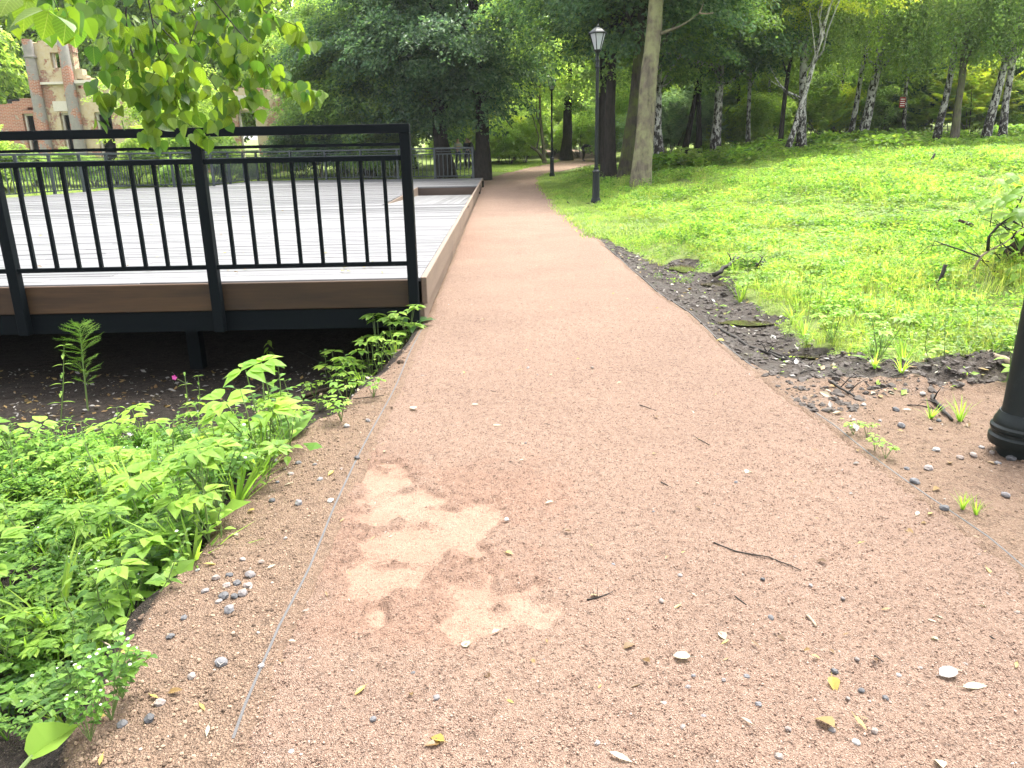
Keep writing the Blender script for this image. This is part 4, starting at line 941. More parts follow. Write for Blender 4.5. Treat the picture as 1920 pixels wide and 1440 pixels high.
win(l0, l1, .9, zl); win(m0, m1, .8, zl); win(r0, r1, .8, zl); win(xw0, xw1, zw0, zw1)
piece('stucco_panel', M['ruin_stone'], lambda mb: rb(mb, m0-.25, m1+.1, zl+.1, zl+.62, -.05, -.001))
piece('back_wall', M['room_shade'], lambda mb: (rb(mb, xa, xr1, GZ0, zled-.5, 4, 4.4), rb(mb, xa, xr1, zl+.1, zl+.25, .56, 4), rb(mb, xr1-.3, xr1, GZ0, zled-.5, .56, 4)))
def mid(mb): jag(mb, xr1+.01, q0, lambda x: float(np.interp(x, [xr1, xr1+1.2, q0-1.5, q0], [3.6,2.2,2.6,4.0])), 0, .55, .35, .2, 8); rb(mb, xr1+.01, q0, GZ0, 1.75)
piece('broken_wall', M['ruin'], mid)
zqa = fz(465,207)
def rw(mb):
    rb(mb, q0, qa, GZ0, zqa); rb(mb, qb, q1, GZ0, zqa); rb(mb, qa, qb, GZ0, .6); rb(mb, q0, q1, zqa, zq-.35); jag(mb, q0, q1, lambda x: zq-.3, 0, .55, .3, .2, 9)
piece('end_wall', M['ruin'], rw); win(qa, qb, .6, zqa)
piece('stucco_panel', M['ruin_stone'], lambda mb: rb(mb, qa, qb-.1, zqa+.45, zqa+.8, -.05, -.001))

# ------------------------------------------------------------------ people
def person(loc, rz, label, J, group=None, top='cloth_black', leg='cloth_black', s=1.):
    names = list(J); me = bpy.data.meshes.new('person')
    E_ = [('pelvis','waist'),('waist','chest'),('chest','neck'),('neck','head'),('head','crown'),('chest','shL'),('shL','elL'),('elL','haL'),('chest','shR'),('shR','elR'),('elR','haR'),
          ('pelvis','hipL'),('hipL','knL'),('knL','anL'),('anL','toL'),('pelvis','hipR'),('hipR','knR'),('knR','anR'),('anR','toR')]
    R_ = dict(pelvis=.15, waist=.135, chest=.155, neck=.055, head=.088, crown=.075, shL=.075, shR=.075, elL=.05, elR=.05, haL=.038, haR=.038, hipL=.10, hipR=.10, knL=.07, knR=.07, anL=.05, anR=.05, toL=.045, toR=.045)
    me.from_pydata([J[k] for k in names], [(names.index(a), names.index(b)) for a, b in E_], [])
    o = bpy.data.objects.new('person', me); COL.objects.link(o)
    o.modifiers.new('skin', 'SKIN'); sv = me.skin_vertices[0].data
    for i, k in enumerate(names): sv[i].radius = (R_[k]*.92, R_[k]*.92); sv[i].use_root = (k == 'pelvis')
    sb = o.modifiers.new('sub', 'SUBSURF'); sb.levels = 1; sb.render_levels = 1
    dg = bpy.context.evaluated_depsgraph_get(); ev = o.evaluated_get(dg); nm = bpy.data.meshes.new_from_object(ev)
    o.modifiers.clear(); o.data = nm
    for m in ('skin', top, leg, 'shoe', 'hair'): nm.materials.append(M[m])
    JV = {k: Vector(v) for k, v in J.items()}; hd = JV['head']; up = (JV['crown']-JV['neck']).normalized()
    for pl in nm.polygons:
        c = pl.center; best = min(JV, key=lambda k: (JV[k]-c).length)
        if best in ('head','crown','neck'): mi = 4 if (c-hd).dot(up) > .03 or (c-hd).dot(Vector((0,-1,0))) < -.02 and best != 'neck' else 0
        elif best in ('haL','haR'): mi = 0
        elif best in ('toL','toR'): mi = 3
        elif best in ('pelvis','hipL','hipR','knL','knR','anL','anR'): mi = 2
        else: mi = 1
        pl.material_index = mi; pl.use_smooth = True
    o.location = loc; o.rotation_euler = (0,0,rz); o.scale = (s,s,s)
    return tag(o, label, 'person', group)
STAND = dict(pelvis=(0,0,.95), waist=(0,0,1.12), chest=(0,0,1.36), neck=(0,0,1.52), head=(0,-.01,1.63), crown=(0,0,1.72), shL=(.17,0,1.42), elL=(.24,.03,1.15), haL=(.22,-.08,.92), shR=(-.17,0,1.42), elR=(-.24,.03,1.15), haR=(-.22,-.08,.92),
             hipL=(.09,0,.9), knL=(.11,-.02,.5), anL=(.11,.02,.09), toL=(.12,-.13,.05), hipR=(-.09,0,.9), knR=(-.11,-.02,.5), anR=(-.11,.02,.09), toR=(-.12,-.13,.05))
FOLD = dict(STAND, elL=(.27,-.02,1.18), haL=(.05,-.22,1.16), elR=(-.27,-.02,1.18), haR=(-.05,-.2,1.12))
LEANP = dict(STAND, waist=(0,-.03,1.12), chest=(0,-.12,1.34), neck=(0,-.2,1.48), head=(0,-.27,1.57), crown=(0,-.29,1.66), shL=(.17,-.14,1.4), shR=(-.17,-.14,1.4), elL=(.22,-.2,1.13), haL=(.15,-.36,1.02), elR=(-.22,-.2,1.13), haR=(-.15,-.36,1.02))
BEND = dict(STAND, pelvis=(0,.12,.93), waist=(0,-.06,1.0), chest=(0,-.3,.98), neck=(0,-.45,.93), head=(0,-.56,.87), crown=(0,-.64,.84), shL=(.16,-.36,.96), elL=(.2,-.42,.68), haL=(.14,-.6,.5), shR=(-.16,-.36,.96), elR=(-.2,-.4,.66), haR=(-.12,-.56,.45),
            hipL=(.09,.1,.88), knL=(.13,.0,.48), anL=(.13,.08,.09), toL=(.14,-.08,.05), hipR=(-.09,.1,.88), knR=(-.13,.02,.48), anR=(-.13,.06,.09), toR=(-.14,-.09,.05))
Yp = 45.
def pz(px, Y): q = PY(px,316,Y); return onG(q.x, Y)
person(pz(860,Yp), .4, 'person in dark trousers and grey top standing behind the far railing', FOLD, 'people behind the far railing', 'cloth_grey', 'cloth_navy')
person(pz(877,Yp+.5), -.5, 'person in navy jacket standing beside the grey-topped one', STAND, 'people behind the far railing', 'cloth_navy', 'cloth_black')
person(pz(888,Yp-.4), -1.2, 'person in black clothes leaning forward close to the maple trunk', LEANP, 'people behind the far railing', 'cloth_black', 'cloth_black')
person(PG(1095,303), 1.35, 'person in black bending down over the ground past the path bend', BEND, None, 'cloth_black', 'cloth_black')

# ------------------------------------------------------------------ leaves and plants near the camera
def leaf_geo(mb, base, d, nrm, L, W, fold=.18, curl=.25, shape='ovate', tooth=0., rr=random):
    d = Vector(d).normalized(); nrm = Vector(nrm); nrm = (nrm-d*nrm.dot(d)).normalized(); sd = nrm.cross(d)
    prof = {'ovate': [(0,.05),(.18,.42),(.42,.5),(.7,.32),(1,0)], 'lance': [(0,.06),(.25,.38),(.5,.45),(.75,.28),(1,0)], 'heart': [(-.06,.22),(.08,.46),(.32,.52),(.62,.36),(.85,.13),(1,0)], 'round': [(0,.1),(.2,.45),(.5,.52),(.8,.36),(1,.02)], 'lobed': [(0,.1),(.12,.55),(.3,.34),(.5,.5),(.68,.26),(1,0)], 'blade': [(0,.5),(.3,.5),(.65,.38),(1,0)]}[shape]
    vs = []; fs = []; base = Vector(base)
    for (t, w) in prof:
        c = base+d*L*t-nrm*L*curl*t*t*.8; e = W*w*(1+rr.uniform(-tooth, tooth)); lift = nrm*e*fold*2
        vs += [c-sd*e+lift, c, c+sd*e+lift]
    n = len(prof)
    for i in range(n-1):
        a = i*3; fs += [(a,a+1,a+4,a+3), (a+1,a+2,a+5,a+4)]
    mb.add(vs, fs)
def plant_nettle(seed, h=.4, pairs=6, L=.07, W=.045, shape='ovate', top=True, fl=False):
    r = random.Random(seed); st, lv, fw = MB(), MB(), MB(); lean = Vector((r.uniform(-.2,.2), r.uniform(-.2,.2), 1))
    pts = [lean*h*t+Vector((r.uniform(-1,1), r.uniform(-1,1), 0))*.01 for t in (0,.25,.5,.75,1)]; st.tube(pts, [.004,.0035,.003,.0025,.001], 5)
    for i in range(pairs):
        t = .22+.78*i/(pairs-1); p = lean*h*t; a = i*math.pi/2+r.uniform(-.3,.3); sc = (1.15-.6*t)*r.uniform(.85,1.15)
        for k in (0, math.pi):
            d = Vector((math.cos(a+k), math.sin(a+k), r.uniform(.0,.45))); st.tube([p, p+d*.02], .0012, 3)
            leaf_geo(lv, p+d*.018, d, (0,0,1), L*sc, W*sc, .12, r.uniform(.2,.6), shape, .08, r)
    if fl:
        for k in range(5):
            q = pts[-1]+Vector((r.uniform(-.03,.03), r.uniform(-.03,.03), r.uniform(.0,.04))); fw.lathe([(.0,0),(.004,.002),(.003,.005),(0,.006)], 5, q)
    return st, lv, fw
def plant_elder(seed, h=.3, n=4, L=.075):
    r = random.Random(seed); st, lv = MB(), MB()
    for i in range(n):
        a = r.uniform(0, 6.28); d = Vector((math.cos(a)*r.uniform(.15,.6), math.sin(a)*r.uniform(.15,.6), 1)).normalized(); e = d*h*r.uniform(.7,1.1); st.tube([(0,0,0), e*.5, e], [.003,.0025,.0018], 4)
        for k in range(3):
            b = a+(k-1)*1.9; dd = Vector((math.cos(b), math.sin(b), r.uniform(-.05,.25))); p = e+dd*.015
            s = r.uniform(.8,1.15)
            for j in (-.55,0,.55) if k == 1 else (-.4,.4):
                d2 = Vector((math.cos(b+j), math.sin(b+j), dd.z)); leaf_geo(lv, p, d2, (0,0,1), L*s, L*.58*s, .1, .35, 'ovate', .1, r)
    return st, lv, MB()
def plant_dock(seed, n=5, L=.2, W=.11, shape='ovate', up=.9):
    r = random.Random(seed); st, lv = MB(), MB()
    for i in range(n):
        a = i*6.283/n+r.uniform(-.4,.4); d = Vector((math.cos(a), math.sin(a), r.uniform(up*.5, up*1.3))).normalized(); s = r.uniform(.6,1.1); e = d*L*.45*s; st.tube([(0,0,0), e], [.004,.003], 4)
        leaf_geo(lv, e, Vector((d.x,d.y,d.z*.7)), Vector((0,0,1))-d*.5, L*s, W*s, .1, r.uniform(.3,.7), shape, .06, r)
    return st, lv, MB()
def plant_grass(seed, n=16, h=.28, w=.006, spread=.5):
    r = random.Random(seed); lv = MB()
    for i in range(n):
        a = r.uniform(0, 6.28); s = r.uniform(.5,1.1); d = Vector((math.cos(a)*spread*r.uniform(.1,1), math.sin(a)*spread*r.uniform(.1,1), 1))
        leaf_geo(lv, (math.cos(a)*.012, math.sin(a)*.012, -.01), d, Vector((math.cos(a), math.sin(a), -.1))*-1+Vector((0,0,.6)), h*s, w*2, .1, r.uniform(.15,.7), 'blade', 0, r)
    return MB(), lv, MB()
def plant_chick(seed, n=9, h=.2, L=.026):
    r = random.Random(seed); st, lv, fw = MB(), MB(), MB()
    for i in range(n):
        a = r.uniform(0,6.28); e = Vector((math.cos(a)*r.uniform(.02,.12), math.sin(a)*r.uniform(.02,.12), h*r.uniform(.5,1.1))); st.tube([(0,0,0), e*.5+Vector((0,0,.02)), e], [.0018,.0015,.001], 3)
        for k in range(5):
            t = .4+.6*k/4; p = e*t+Vector((0,0,.02*math.sin(3.14*t))); b = r.uniform(0,6.28)
            for m in (0, math.pi): leaf_geo(lv, p, (math.cos(b+m), math.sin(b+m), r.uniform(0,.5)), (0,0,1), L*r.uniform(.8,1.3), L*.65, .1, .3, 'ovate', .05, r)
        if r.random() < .6: fw.lathe([(0,0),(.0045,.001),(.0045,.003),(0,.004)], 5, e+Vector((0,0,.006)))
    return st, lv, fw
def meshes(parts): 
    st, lv, fw = parts; return (st.mesh('stem') if st.f else None, lv.mesh('leaves'), fw.mesh('flowers') if fw.f else None)
KIND = {
 'nettleA': [meshes(plant_nettle(s, .36, 6)) for s in (1,2,3)], 'nettleB': [meshes(plant_nettle(s, .26, 5, .055, .035, 'lance')) for s in (4,5,6)],
 'elder': [meshes(plant_elder(s, .3, 5)) for s in (7,8,9)], 'dock': [meshes(plant_dock(s, 5, .17, .1)) for s in (10,11)], 'lobed': [meshes(plant_dock(s, 5, .13, .13, 'lobed', 1.)) for s in (12,13)],
 'grass': [meshes(plant_grass(s)) for s in (14,15,16)], 'chick': [meshes(plant_chick(s)) for s in (17,18,19)], 'elderS': [meshes(plant_elder(s, .16, 4, .05)) for s in (20,21)]}
KL = {'nettleA': ('leafy_weed','upright weed with opposite toothed leaves on the left bank','upright leafy weeds on the left bank','weed'),
 'nettleB': ('leafy_weed','small weed with narrow leaves on the left bank','narrow-leaved weeds on the left bank','weed_light'),
 'elder': ('ground_elder','ground elder with three-part leaves on the left bank','ground elder plants on the left bank','weed_light'),
 'dock': ('broadleaf_weed','weed with broad oval leaves on the left bank','broad-leaved weeds on the left bank','weed'),
 'lobed': ('lobed_weed','weed with large lobed leaves on the left bank','lobed-leaf weeds on the left bank','weed_light'),
 'grass': ('grass_tuft','tuft of long grass on the left bank','grass tufts on the left bank','weed_light'),
 'chick': ('small_weed','low weed with tiny white flowers on the left bank','tiny-flowered weeds on the left bank','weed'),
 'elderS': ('seedling','small seedling with three-part leaves on the dark bank','seedlings on the dark bank','weed_light')}
def plant(kind, loc, s=1., rz=None, label=None, group=None, lm=None, tilt=(0,0)):
    nm, lab, grp, m = KL[kind]; me = KIND[kind][random.randrange(len(KIND[kind]))]
    o = thing(nm, label or lab, 'plant', loc, 0, group or (None if label else grp)); o.rotation_euler = (tilt[0], tilt[1], random.uniform(0,6.28) if rz is None else rz); o.scale = (s,s,s*random.uniform(.85,1.15))
    if me[0]: q = link('stem', me[0], M['stem'], o)
    q = link('leaves', me[1], None, o); omat(q, M[lm or m])
    if me[2]: link('flowers', me[2], M['white_bloom'], o)
    return o
rw_ = random.Random(5); cnt = 0; tries = 0
def bankw(y): return float(np.interp(y, [1.5,2.3,2.8,3.2,3.7,4.3,4.7,5.2,5.6], [.60,.62,.60,.54,.52,.66,1.05,1.6,2.4]))
while cnt < 340 and tries < 9000:
    tries += 1
    y = 1.55+4.0*rw_.random()**.75; x = float(xL(y))-bankw(y)+.16*float(fbm(np.array([y*2.3]),np.array([1.7]),6)[0])+.1*rw_.random()-abs(rw_.gauss(0,1))*1.1
    if x < -4.6: continue
    px, py = [float(v) for v in proj(np.array([x]), np.array([y]), np.array([-.4]))]
    if px < -120 or py > 1560: continue
    if (y < 2.2 and rw_.random() < .93) or (y < 2.7 and rw_.random() < .45): continue                         # bare dark bank at the bottom of the picture
    if ((px-40)/75)**2+((py-1105)/60)**2 < 1: continue                   # the grey clod of earth
    if y > 5.05 or (y > 4.7 and rw_.random() < .4): continue
    cnt += 1
    near = abs((float(xL(y))-x)-bankw(y)) < .3
    k = rw_.choices(['nettleA','nettleB','elder','dock','lobed','grass','chick'], [3.5,4.,3. if near else 2.,1.1,1.,2.2,2.8])[0]
    plant(k, onG(x, y)-Vector((0,0,.01)), rw_.choice([.65,.8,.95,1.05,1.15,1.3,1.6])*rw_.uniform(.85,1.1)*(.8 if y < 2.6 else .68 if y > 4.2 else .95), tilt=(rw_.uniform(-.15,.15), rw_.uniform(-.1,.3)))
for (px, py) in [(590,745),(600,770),(650,760),(700,745),(690,700),(520,810),(560,800),(640,790),(480,790),(150,1320),(170,1390),(210,1350),(90,1330),(60,1400),(230,1310)]:
    plant('elderS' if py < 1000 else 'chick', PG(px, py), rw_.uniform(.7,1.1), label='small seedling with three-part leaves on the dark bank' if py < 1000 else 'tiny weed clinging to the bare bank at the bottom', group='seedlings on the dark bank' if py < 1000 else 'tiny weeds on the bare bank')
for (x_, y_, k, s) in [(-.86,6.3,'elder',.9),(-.95,6.1,'grass',.8),(-1.0,6.35,'elder',1.1),(-1.1,6.15,'nettleB',1.),(-1.2,6.3,'elder',1.1),(-1.35,6.25,'elder',.9),(-1.05,5.95,'nettleB',1.),(-1.45,6.1,'nettleA',.8),(-1.2,5.95,'grass',.8),(-.92,6.4,'lobed',1.),(-.84,6.42,'dock',.9),(-1.15,6.45,'elder',1.2),(-1.28,6.48,'dock',1.),(-1.5,6.35,'elder',1.),(-.95,5.9,'elder',.7),(-1.6,6.4,'nettleA',.7),(-1.3,6.05,'elder',.8)]:
    px, py = x_, y_
    q = onG(px, py); plant(k, q, s*1.15, label={'elder':'ground elder crowding under the deck corner post','grass':'grass tuft under the deck corner post','nettleB':'narrow-leaved weed under the deck corner post','nettleA':'nettle-like weed under the deck corner post','lobed':'lobed weed under the deck corner post','dock':'broad-leaved dark weed under the deck corner post'}[k], group='weeds below the deck corner, '+KL[k][2].split(' on ')[0], lm='weed_dark' if k == 'dock' else None)
# the infill of tiny ground weeds
n = 1700
yy = 2.15+2.95*RNG.random(n)**.8; xx = xL(yy)-.56-np.abs(RNG.normal(0,1.25,n)); ok_ = (xx > -4.8) & ((yy > 2.6) | (RNG.random(n) < .5)) & ((yy < 5.15) | (RNG.random(n) < .3)); xx, yy = xx[ok_], yy[ok_]; n = len(xx)
s = RNG.uniform(.5,1.15,n)
def joined(kinds, seed, m):
    st, lv, fw = kinds; mb = MB(); 
    for b in (st, lv): mb.add(b.v, b.f)
    return mb.mesh('weed_clump')
wsrc = [src('weed_clump', joined(plant_chick(61, 8, .15, .03), 0, 0), M['weed']), src('weed_clump', joined(plant_nettle(62, .2, 5, .045, .03), 0, 0), M['weed_light']), src('weed_clump', joined(plant_elder(63, .15, 4, .05), 0, 0), M['weed']), src('weed_clump', joined(plant_grass(64, 9, .2, .004), 0, 0), M['weed_light']), src('weed_clump', joined(plant_chick(65, 8, .12, .034), 0, 0), M['weed_dark'])]
scatter('ground_cover', np.stack([xx, yy, H(xx, yy)-.005], -1), rnd_rot(n)*np.array([.4,.4,1]), np.stack([s]*3, -1), RNG.choice(5, n, p=[.30,.27,.2,.17,.06]), wsrc, 'dense low green ground cover on the left bank', 'weeds')

# single plants that stand out on the left
f = PG(165,770); o = thing('feathery_plant', 'tall feathery plant with thread-like leaves in front of the dark deck', 'plant', f)
hh = PY(150,612,f.y).z-f.z; xt = PY(150,612,f.y).x-f.x; r = random.Random(3); st = MB(); st.tube([(0,0,0),(xt*.3,0,hh*.35),(xt*.6,0,hh*.7),(xt,0,hh)], [.007,.006,.004,.002], 6); st.build('stem', M['stem'], o); lv = MB()
fr_ = []
for (t, nfr, Lb) in ((.34,5,.10),(.46,7,.13),(.58,6,.12),(.70,9,.17),(.80,9,.16),(.89,10,.16),(.96,9,.12),(1.,7,.08)):
    for k in range(nfr): fr_.append((t+r.uniform(-.02,.02), k*6.283/nfr+t*9+r.uniform(-.3,.3), Lb*r.uniform(.75,1.15)))
for (t, a, Lb) in fr_:
    p = Vector((xt*t, 0, hh*t)); d = Vector((math.cos(a), math.sin(a), r.uniform(.25,.75))).normalized(); side = d.cross(Vector((0,0,1))).normalized()
    lv.tube([p, p+d*Lb*.5+Vector((0,0,.008)), p+d*Lb-Vector((0,0,.015))], [.0015,.0012,.0006], 3)
    for j in range(6):
        u = .3+.7*(j+1)/6.2; b = p+d*Lb*u
        for sg in (-1,1):
            e = (side*sg*.8+d*.8+Vector((0,0,r.uniform(-.3,.4)))).normalized()*.034*r.uniform(.6,1.2); lv.tube([b, b+e], [.0012,.0005], 3)
lv.build('leaves', M['weed_light'], o)
def balsam(px, py, tpx, tpy, label, L=.07, n=6, flower=None):
    f = PG(px, py); tp = PY(tpx, tpy, f.y)-f; o = thing('balsam_plant', label, 'plant', f); st, lv = MB(), MB(); r = random.Random(int(px)); st.tube([(0,0,-.02), tp*.5+Vector((.01,0,0)), tp], [.005,.004,.002], 5)
    for i in range(n):
        t = .3+.7*i/(n-1); p = tp*t; a = i*1.57+.4
        for k in (0, math.pi): leaf_geo(lv, p, (math.cos(a+k), math.sin(a+k), .35), (0,0,1), L*(1.2-.5*t), L*.32, .12, r.uniform(.4,.8), 'lance', .05, r)
    st.build('stem', M['stem'], o); lv.build('leaves', M['weed_light'], o)
    if flower: 
        fl = MB(); q = tp+Vector(flower)
        for k in range(5): leaf_geo(fl, q, (math.cos(k*1.26), -.3, math.sin(k*1.26)), (0,-1,.2), .022, .016, .1, .2, 'round')
        fl.build('flower', M['pink'], o); st2 = MB(); st2.tube([tp*.8, q], [.0015,.001], 4); st2.build('flower_stalk', M['stem'], o)
balsam(112,800,120,648,'thin balsam with spaced drooping leaf pairs left of the feathery plant',.085,7)
balsam(352,790,346,700,'young balsam with a pink flower on the dark soil',.06,4,(-.08,0,-.03))
balsam(372,780,372,705,'pale young balsam right beside the pink-flowered one',.055,5)
f = PG(505,690); o = thing('sapling', 'small sapling with drooping oval leaves in front of the dark deck', 'plant', f); st, lv = MB(), MB(); tp = PY(503,635,f.y)-f; st.tube([(0,0,0), tp*.6, tp], [.004,.003,.0015], 5)
for i, (a, t) in enumerate(((0,.55),(2.2,.6),(4,.7),(1,.8),(3.2,.85),(5.2,.95))): leaf_geo(lv, tp*t, (math.cos(a),math.sin(a)*.6,-.5), (0,-.3,1), .075, .04, .1, .4, 'ovate')
st.build('stem', M['twig'], o); lv.build('leaves', M['weed_light'], o)
# the big folded leaf at the bottom left, and the clod of grey earth
f = PG(150,1395); o = thing('burdock_leaf', 'large folded bright green burdock leaf at the foot of the bank', 'plant', f+Vector((0,0,.02)), .6); lv = MB(); leaf_geo(lv, (-.10,-.03,.02), (1,.35,.22), (-.1,-.5,1), .12, .085, .45, .25, 'heart', .16); lv.build('leaf', M['weed_light'], o); st = MB(); st.tube([(-.1,-.03,.02),(-.18,-.07,-.02),(-.24,-.1,-.08)], [.006,.005,.004], 6); st.build('stalk', M['stem'], o)
f = PG(40,1105); q = link('earth_clod', pebble_mesh('earth_clod', 77, 4, (.19,.15,.14), .09), M['ground']); shade_flat_smooth(q.data, 60); q.location = f-Vector((0,0,.03)); tag(q, 'pale clod of dry earth among the weeds at the picture edge', 'clod')
# fallen branches and roots on the bank
def stick(name, pts, r0, r1, m, label, cat='branch', group=None, lift=0., n=6, side=0):
    W_ = [PG(*p)+Vector((0,0,lift+r0*.6)) for p in pts]; b = W_[0].copy(); Q = []
    for i in range(len(W_)-1):
        for t in (0,.33,.66): Q.append(W_[i].lerp(W_[i+1], t)-b+Vector((random.uniform(-1,1), random.uniform(-1,1), random.uniform(-.3,1)))*r0*.6)
    Q.append(W_[-1]-b); mb = MB(); mb.tube(Q, [r0+(r1-r0)*i/(len(Q)-1) for i in range(len(Q))], n, .08)
    for j in range(side):
        i = random.randrange(1, len(Q)-1); d = Vector((random.uniform(-1,1), random.uniform(-1,1), random.uniform(.1,.8))).normalized()*min(r0*random.uniform(7,14), .13); mb.tube([Q[i], Q[i]+d*.5+Vector((0,0,.01)), Q[i]+d], [r0*.4,r0*.3,r0*.12], 4)
    o = mb.build(name, m, None, True); o.location = b; return tag(o, label, cat, group)
stick('fallen_branch', [(505,768),(575,745),(650,722),(700,700),(752,682)], .016, .022, M['log'], 'long dark fallen branch lying between the bank and the deck corner')
stick('fallen_branch', [(455,755),(480,735),(520,705),(535,695)], .012, .008, M['log'], 'short dark branch under the deck left of the long one')
stick('fallen_branch', [(560,660),(600,680),(640,712),(700,716)], .006, .004, M['twig'], 'thin crooked twig on the soil by the deck corner', side=3)
stick('twig', [(175,1215),(215,1245),(290,1257)], .003, .002, M['twig_pale'], 'thin pale twig sticking out of the lower left bank', lift=.06, side=2)
stick('twig', [(165,1335),(100,1345),(30,1350)], .004, .002, M['twig'], 'bare dark twig on the bank near the burdock leaf', lift=.02, side=3)
for (a, b, c, d) in ((470,740,560,700),(540,690,620,700),(400,735,470,720),(320,745,400,735),(560,730,640,700),(610,745,720,742),(430,700,520,690),(600,650,560,700)):
    stick('twig', [(a,b),((a+c)/2,(b+d)/2+5),(c,d)], .004, .002, M['twig'], 'thin dark twig on the soil below the deck', 'twig', 'twigs on the soil below the deck', side=2)

# ------------------------------------------------------------------ meadow
def tuft(seed, n, h, w, spread, base=.05):
    r = np.random.default_rng(seed); V = []; Fa = []
    for i in range(n):
        a = r.uniform(0,6.283); b = np.array([r.normal(0,base), r.normal(0,base), -.01]); hh = h*r.uniform(.45,1.15); d = np.array([math.cos(a), math.sin(a), 0])*spread*hh*r.uniform(.2,1.); sd = np.array([-math.sin(a), math.cos(a), 0])*w*r.uniform(.7,1.3)
        p1 = b+d*.35+np.array([0,0,hh*.6]); p2 = b+d+np.array([0,0,hh*r.uniform(.75,1.)]); k = len(V)
        V += [b-sd, b+sd, p1-sd*.8, p1+sd*.8, p2]; Fa += [(k,k+1,k+3),(k,k+3,k+2),(k+2,k+3,k+4)]
    return mesh_np('grass_tuft', np.array(V), np.array(Fa))
def leafy(seed, n, h, size, rad):
    rg = np.random.default_rng(seed); a = rg.uniform(0,6.283,n); q = np.sqrt(rg.random(n))*rad; C = np.stack([np.cos(a)*q, np.sin(a)*q, h*rg.random(n)**.7], -1); out = C*np.array([1,1,0])
    return leaf_cloud('leafy_clump', C, np.array([0,0,1.])+.5*rg.normal(size=(n,3)), out*8+.5*rg.normal(size=(n,3)), size*rg.uniform(.6,1.3,n), .6)
ms = [src('meadow_tuft', tuft(k, 34, .26, .003, .55, .055), M['grass']) for k in range(3)] + [src('meadow_leafy', leafy(k, 46, .17, .034, .11), M['meadow_leaf']) for k in range(2)] + [src('meadow_big', leafy(9, 18, .2, .06, .13), M['weed_light']), src('meadow_dark', leafy(10, 30, .24, .05, .13), M['weed'])]
def meadow_pts(n, y0, y1, powr):
    yy = y0+(y1-y0)*RNG.random(n)**powr; half = .78*yy+1.5; xx = xR(yy)+.04+RNG.random(n)*half
    g_, m_, t_ = masks(xx, yy); pm = pudmask(xx, yy); nz = fbm(xx*1.6, yy*1.6, 77)
    keep = (m_ < .30+1.1*nz*(RNG.random(n) < .6)) & (g_ < .2) & ((pm < .25) | (RNG.random(n) < .12)) & (xx < 34)
    keep &= ~((nz < .36) & (yy < 8) & (RNG.random(n) < .7))
    bare = np.exp(-(((xx-4.9)/2.2)**2+((yy-24.3)/1.6)**2)); keep &= RNG.random(n) > bare*.9
    return xx[keep], yy[keep]
x1, y1 = meadow_pts(9500, 4.3, 13, 1.15); x2, y2 = meadow_pts(15000, 12, 38, 1.1)
xx, yy = np.concatenate([x1,x2]), np.concatenate([y1,y2]); n = len(xx)
dd = np.hypot(xx, yy); s = RNG.uniform(.6,1.15,n)*np.interp(dd, [4,9,16,38], [.75,.9,1.35,2.0])
hz = s*np.interp(dd, [4,12,38], [.95,.8,.62])*np.interp(fbm(xx*.5, yy*.5, 88), [.32,.68], [.45,1.5])
edge_ = np.clip((xx-xR(yy))/1.5, .45, 1)
pick = fbm(xx*.8, yy*.8, 99); u = RNG.random(n)
idx = np.where(u < np.where(yy < 8, .45, .78)+(pick-.5)*.8, RNG.integers(0,3,n), np.where(RNG.random(n) < .9, RNG.integers(3,5,n), np.where(RNG.random(n) < .5, 5, 6)))
scatter('meadow_grass', np.stack([xx, yy, H(xx, yy)-.01], -1), rnd_rot(n)*np.array([.3,.3,1]), np.stack([s*edge_, s*edge_, hz*edge_], -1), idx, ms, 'bright green grass and low weeds of the meadow', 'grass')
# short turf under the trees left of the lamp and along the path's far end, and behind the railing
n = 5200
yy = 13+27*RNG.random(n); xx = xR(yy)+.02+RNG.random(n)**1.3*4; keep = RNG.random(n) > np.exp(-(((xx-4.6)/1.8)**2+((yy-25)/2.5)**2)); xx, yy = xx[keep], yy[keep]
y3 = 30+14*RNG.random(3200); x3 = -RNG.uniform(1.3, 26, 3200); k3 = (y3 > 36) | (x3 < -16.5); xx, yy = np.concatenate([xx, x3[k3]]), np.concatenate([yy, y3[k3]])
y4 = 42+12*RNG.random(1500); x4 = xL(y4)-RNG.uniform(0,4,1500); xx, yy = np.concatenate([xx, x4]), np.concatenate([yy, y4]); n = len(xx); s = RNG.uniform(.7,1.5,n)
scatter('short_turf', np.stack([xx, yy, H(xx, yy)-.01], -1), rnd_rot(n)*np.array([.3,.3,1]), np.stack([s*1.3, s*1.3, s*.5], -1), RNG.integers(0,3,n), [src('turf_tuft', tuft(k+40, 30, .16, .005, .8, .09), M['meadow_leaf']) for k in range(3)], 'short thin turf beside the far path and beyond the deck', 'grass')
# tall undergrowth at the foot of the birches
n = 2200
px = 1225+RNG.random(n)*760; Y = 30.5+9*RNG.random(n)-2.0*np.clip((px-1700)/250, 0, 1); xx = np.array([PY(a, 280, b).x for a, b in zip(px, Y)]); s = RNG.uniform(.7,2.0,n)*np.clip(fbm(xx*.6, Y*.6, 12)*3.2-.9, .2, 1.25)
scatter('undergrowth', np.stack([xx, Y, H(xx, Y)], -1), rnd_rot(n)*np.array([.3,.3,1]), np.stack([s*1.6, s*1.6, s*1.1], -1), RNG.integers(0,3,n), [src('under_clump', leafy(70+k, 60, .3, .075, .16), M[m]) for k, m in enumerate(('meadow_leaf','weed_light','weed'))], 'band of nettle-like undergrowth at the foot of the birches', 'undergrowth')
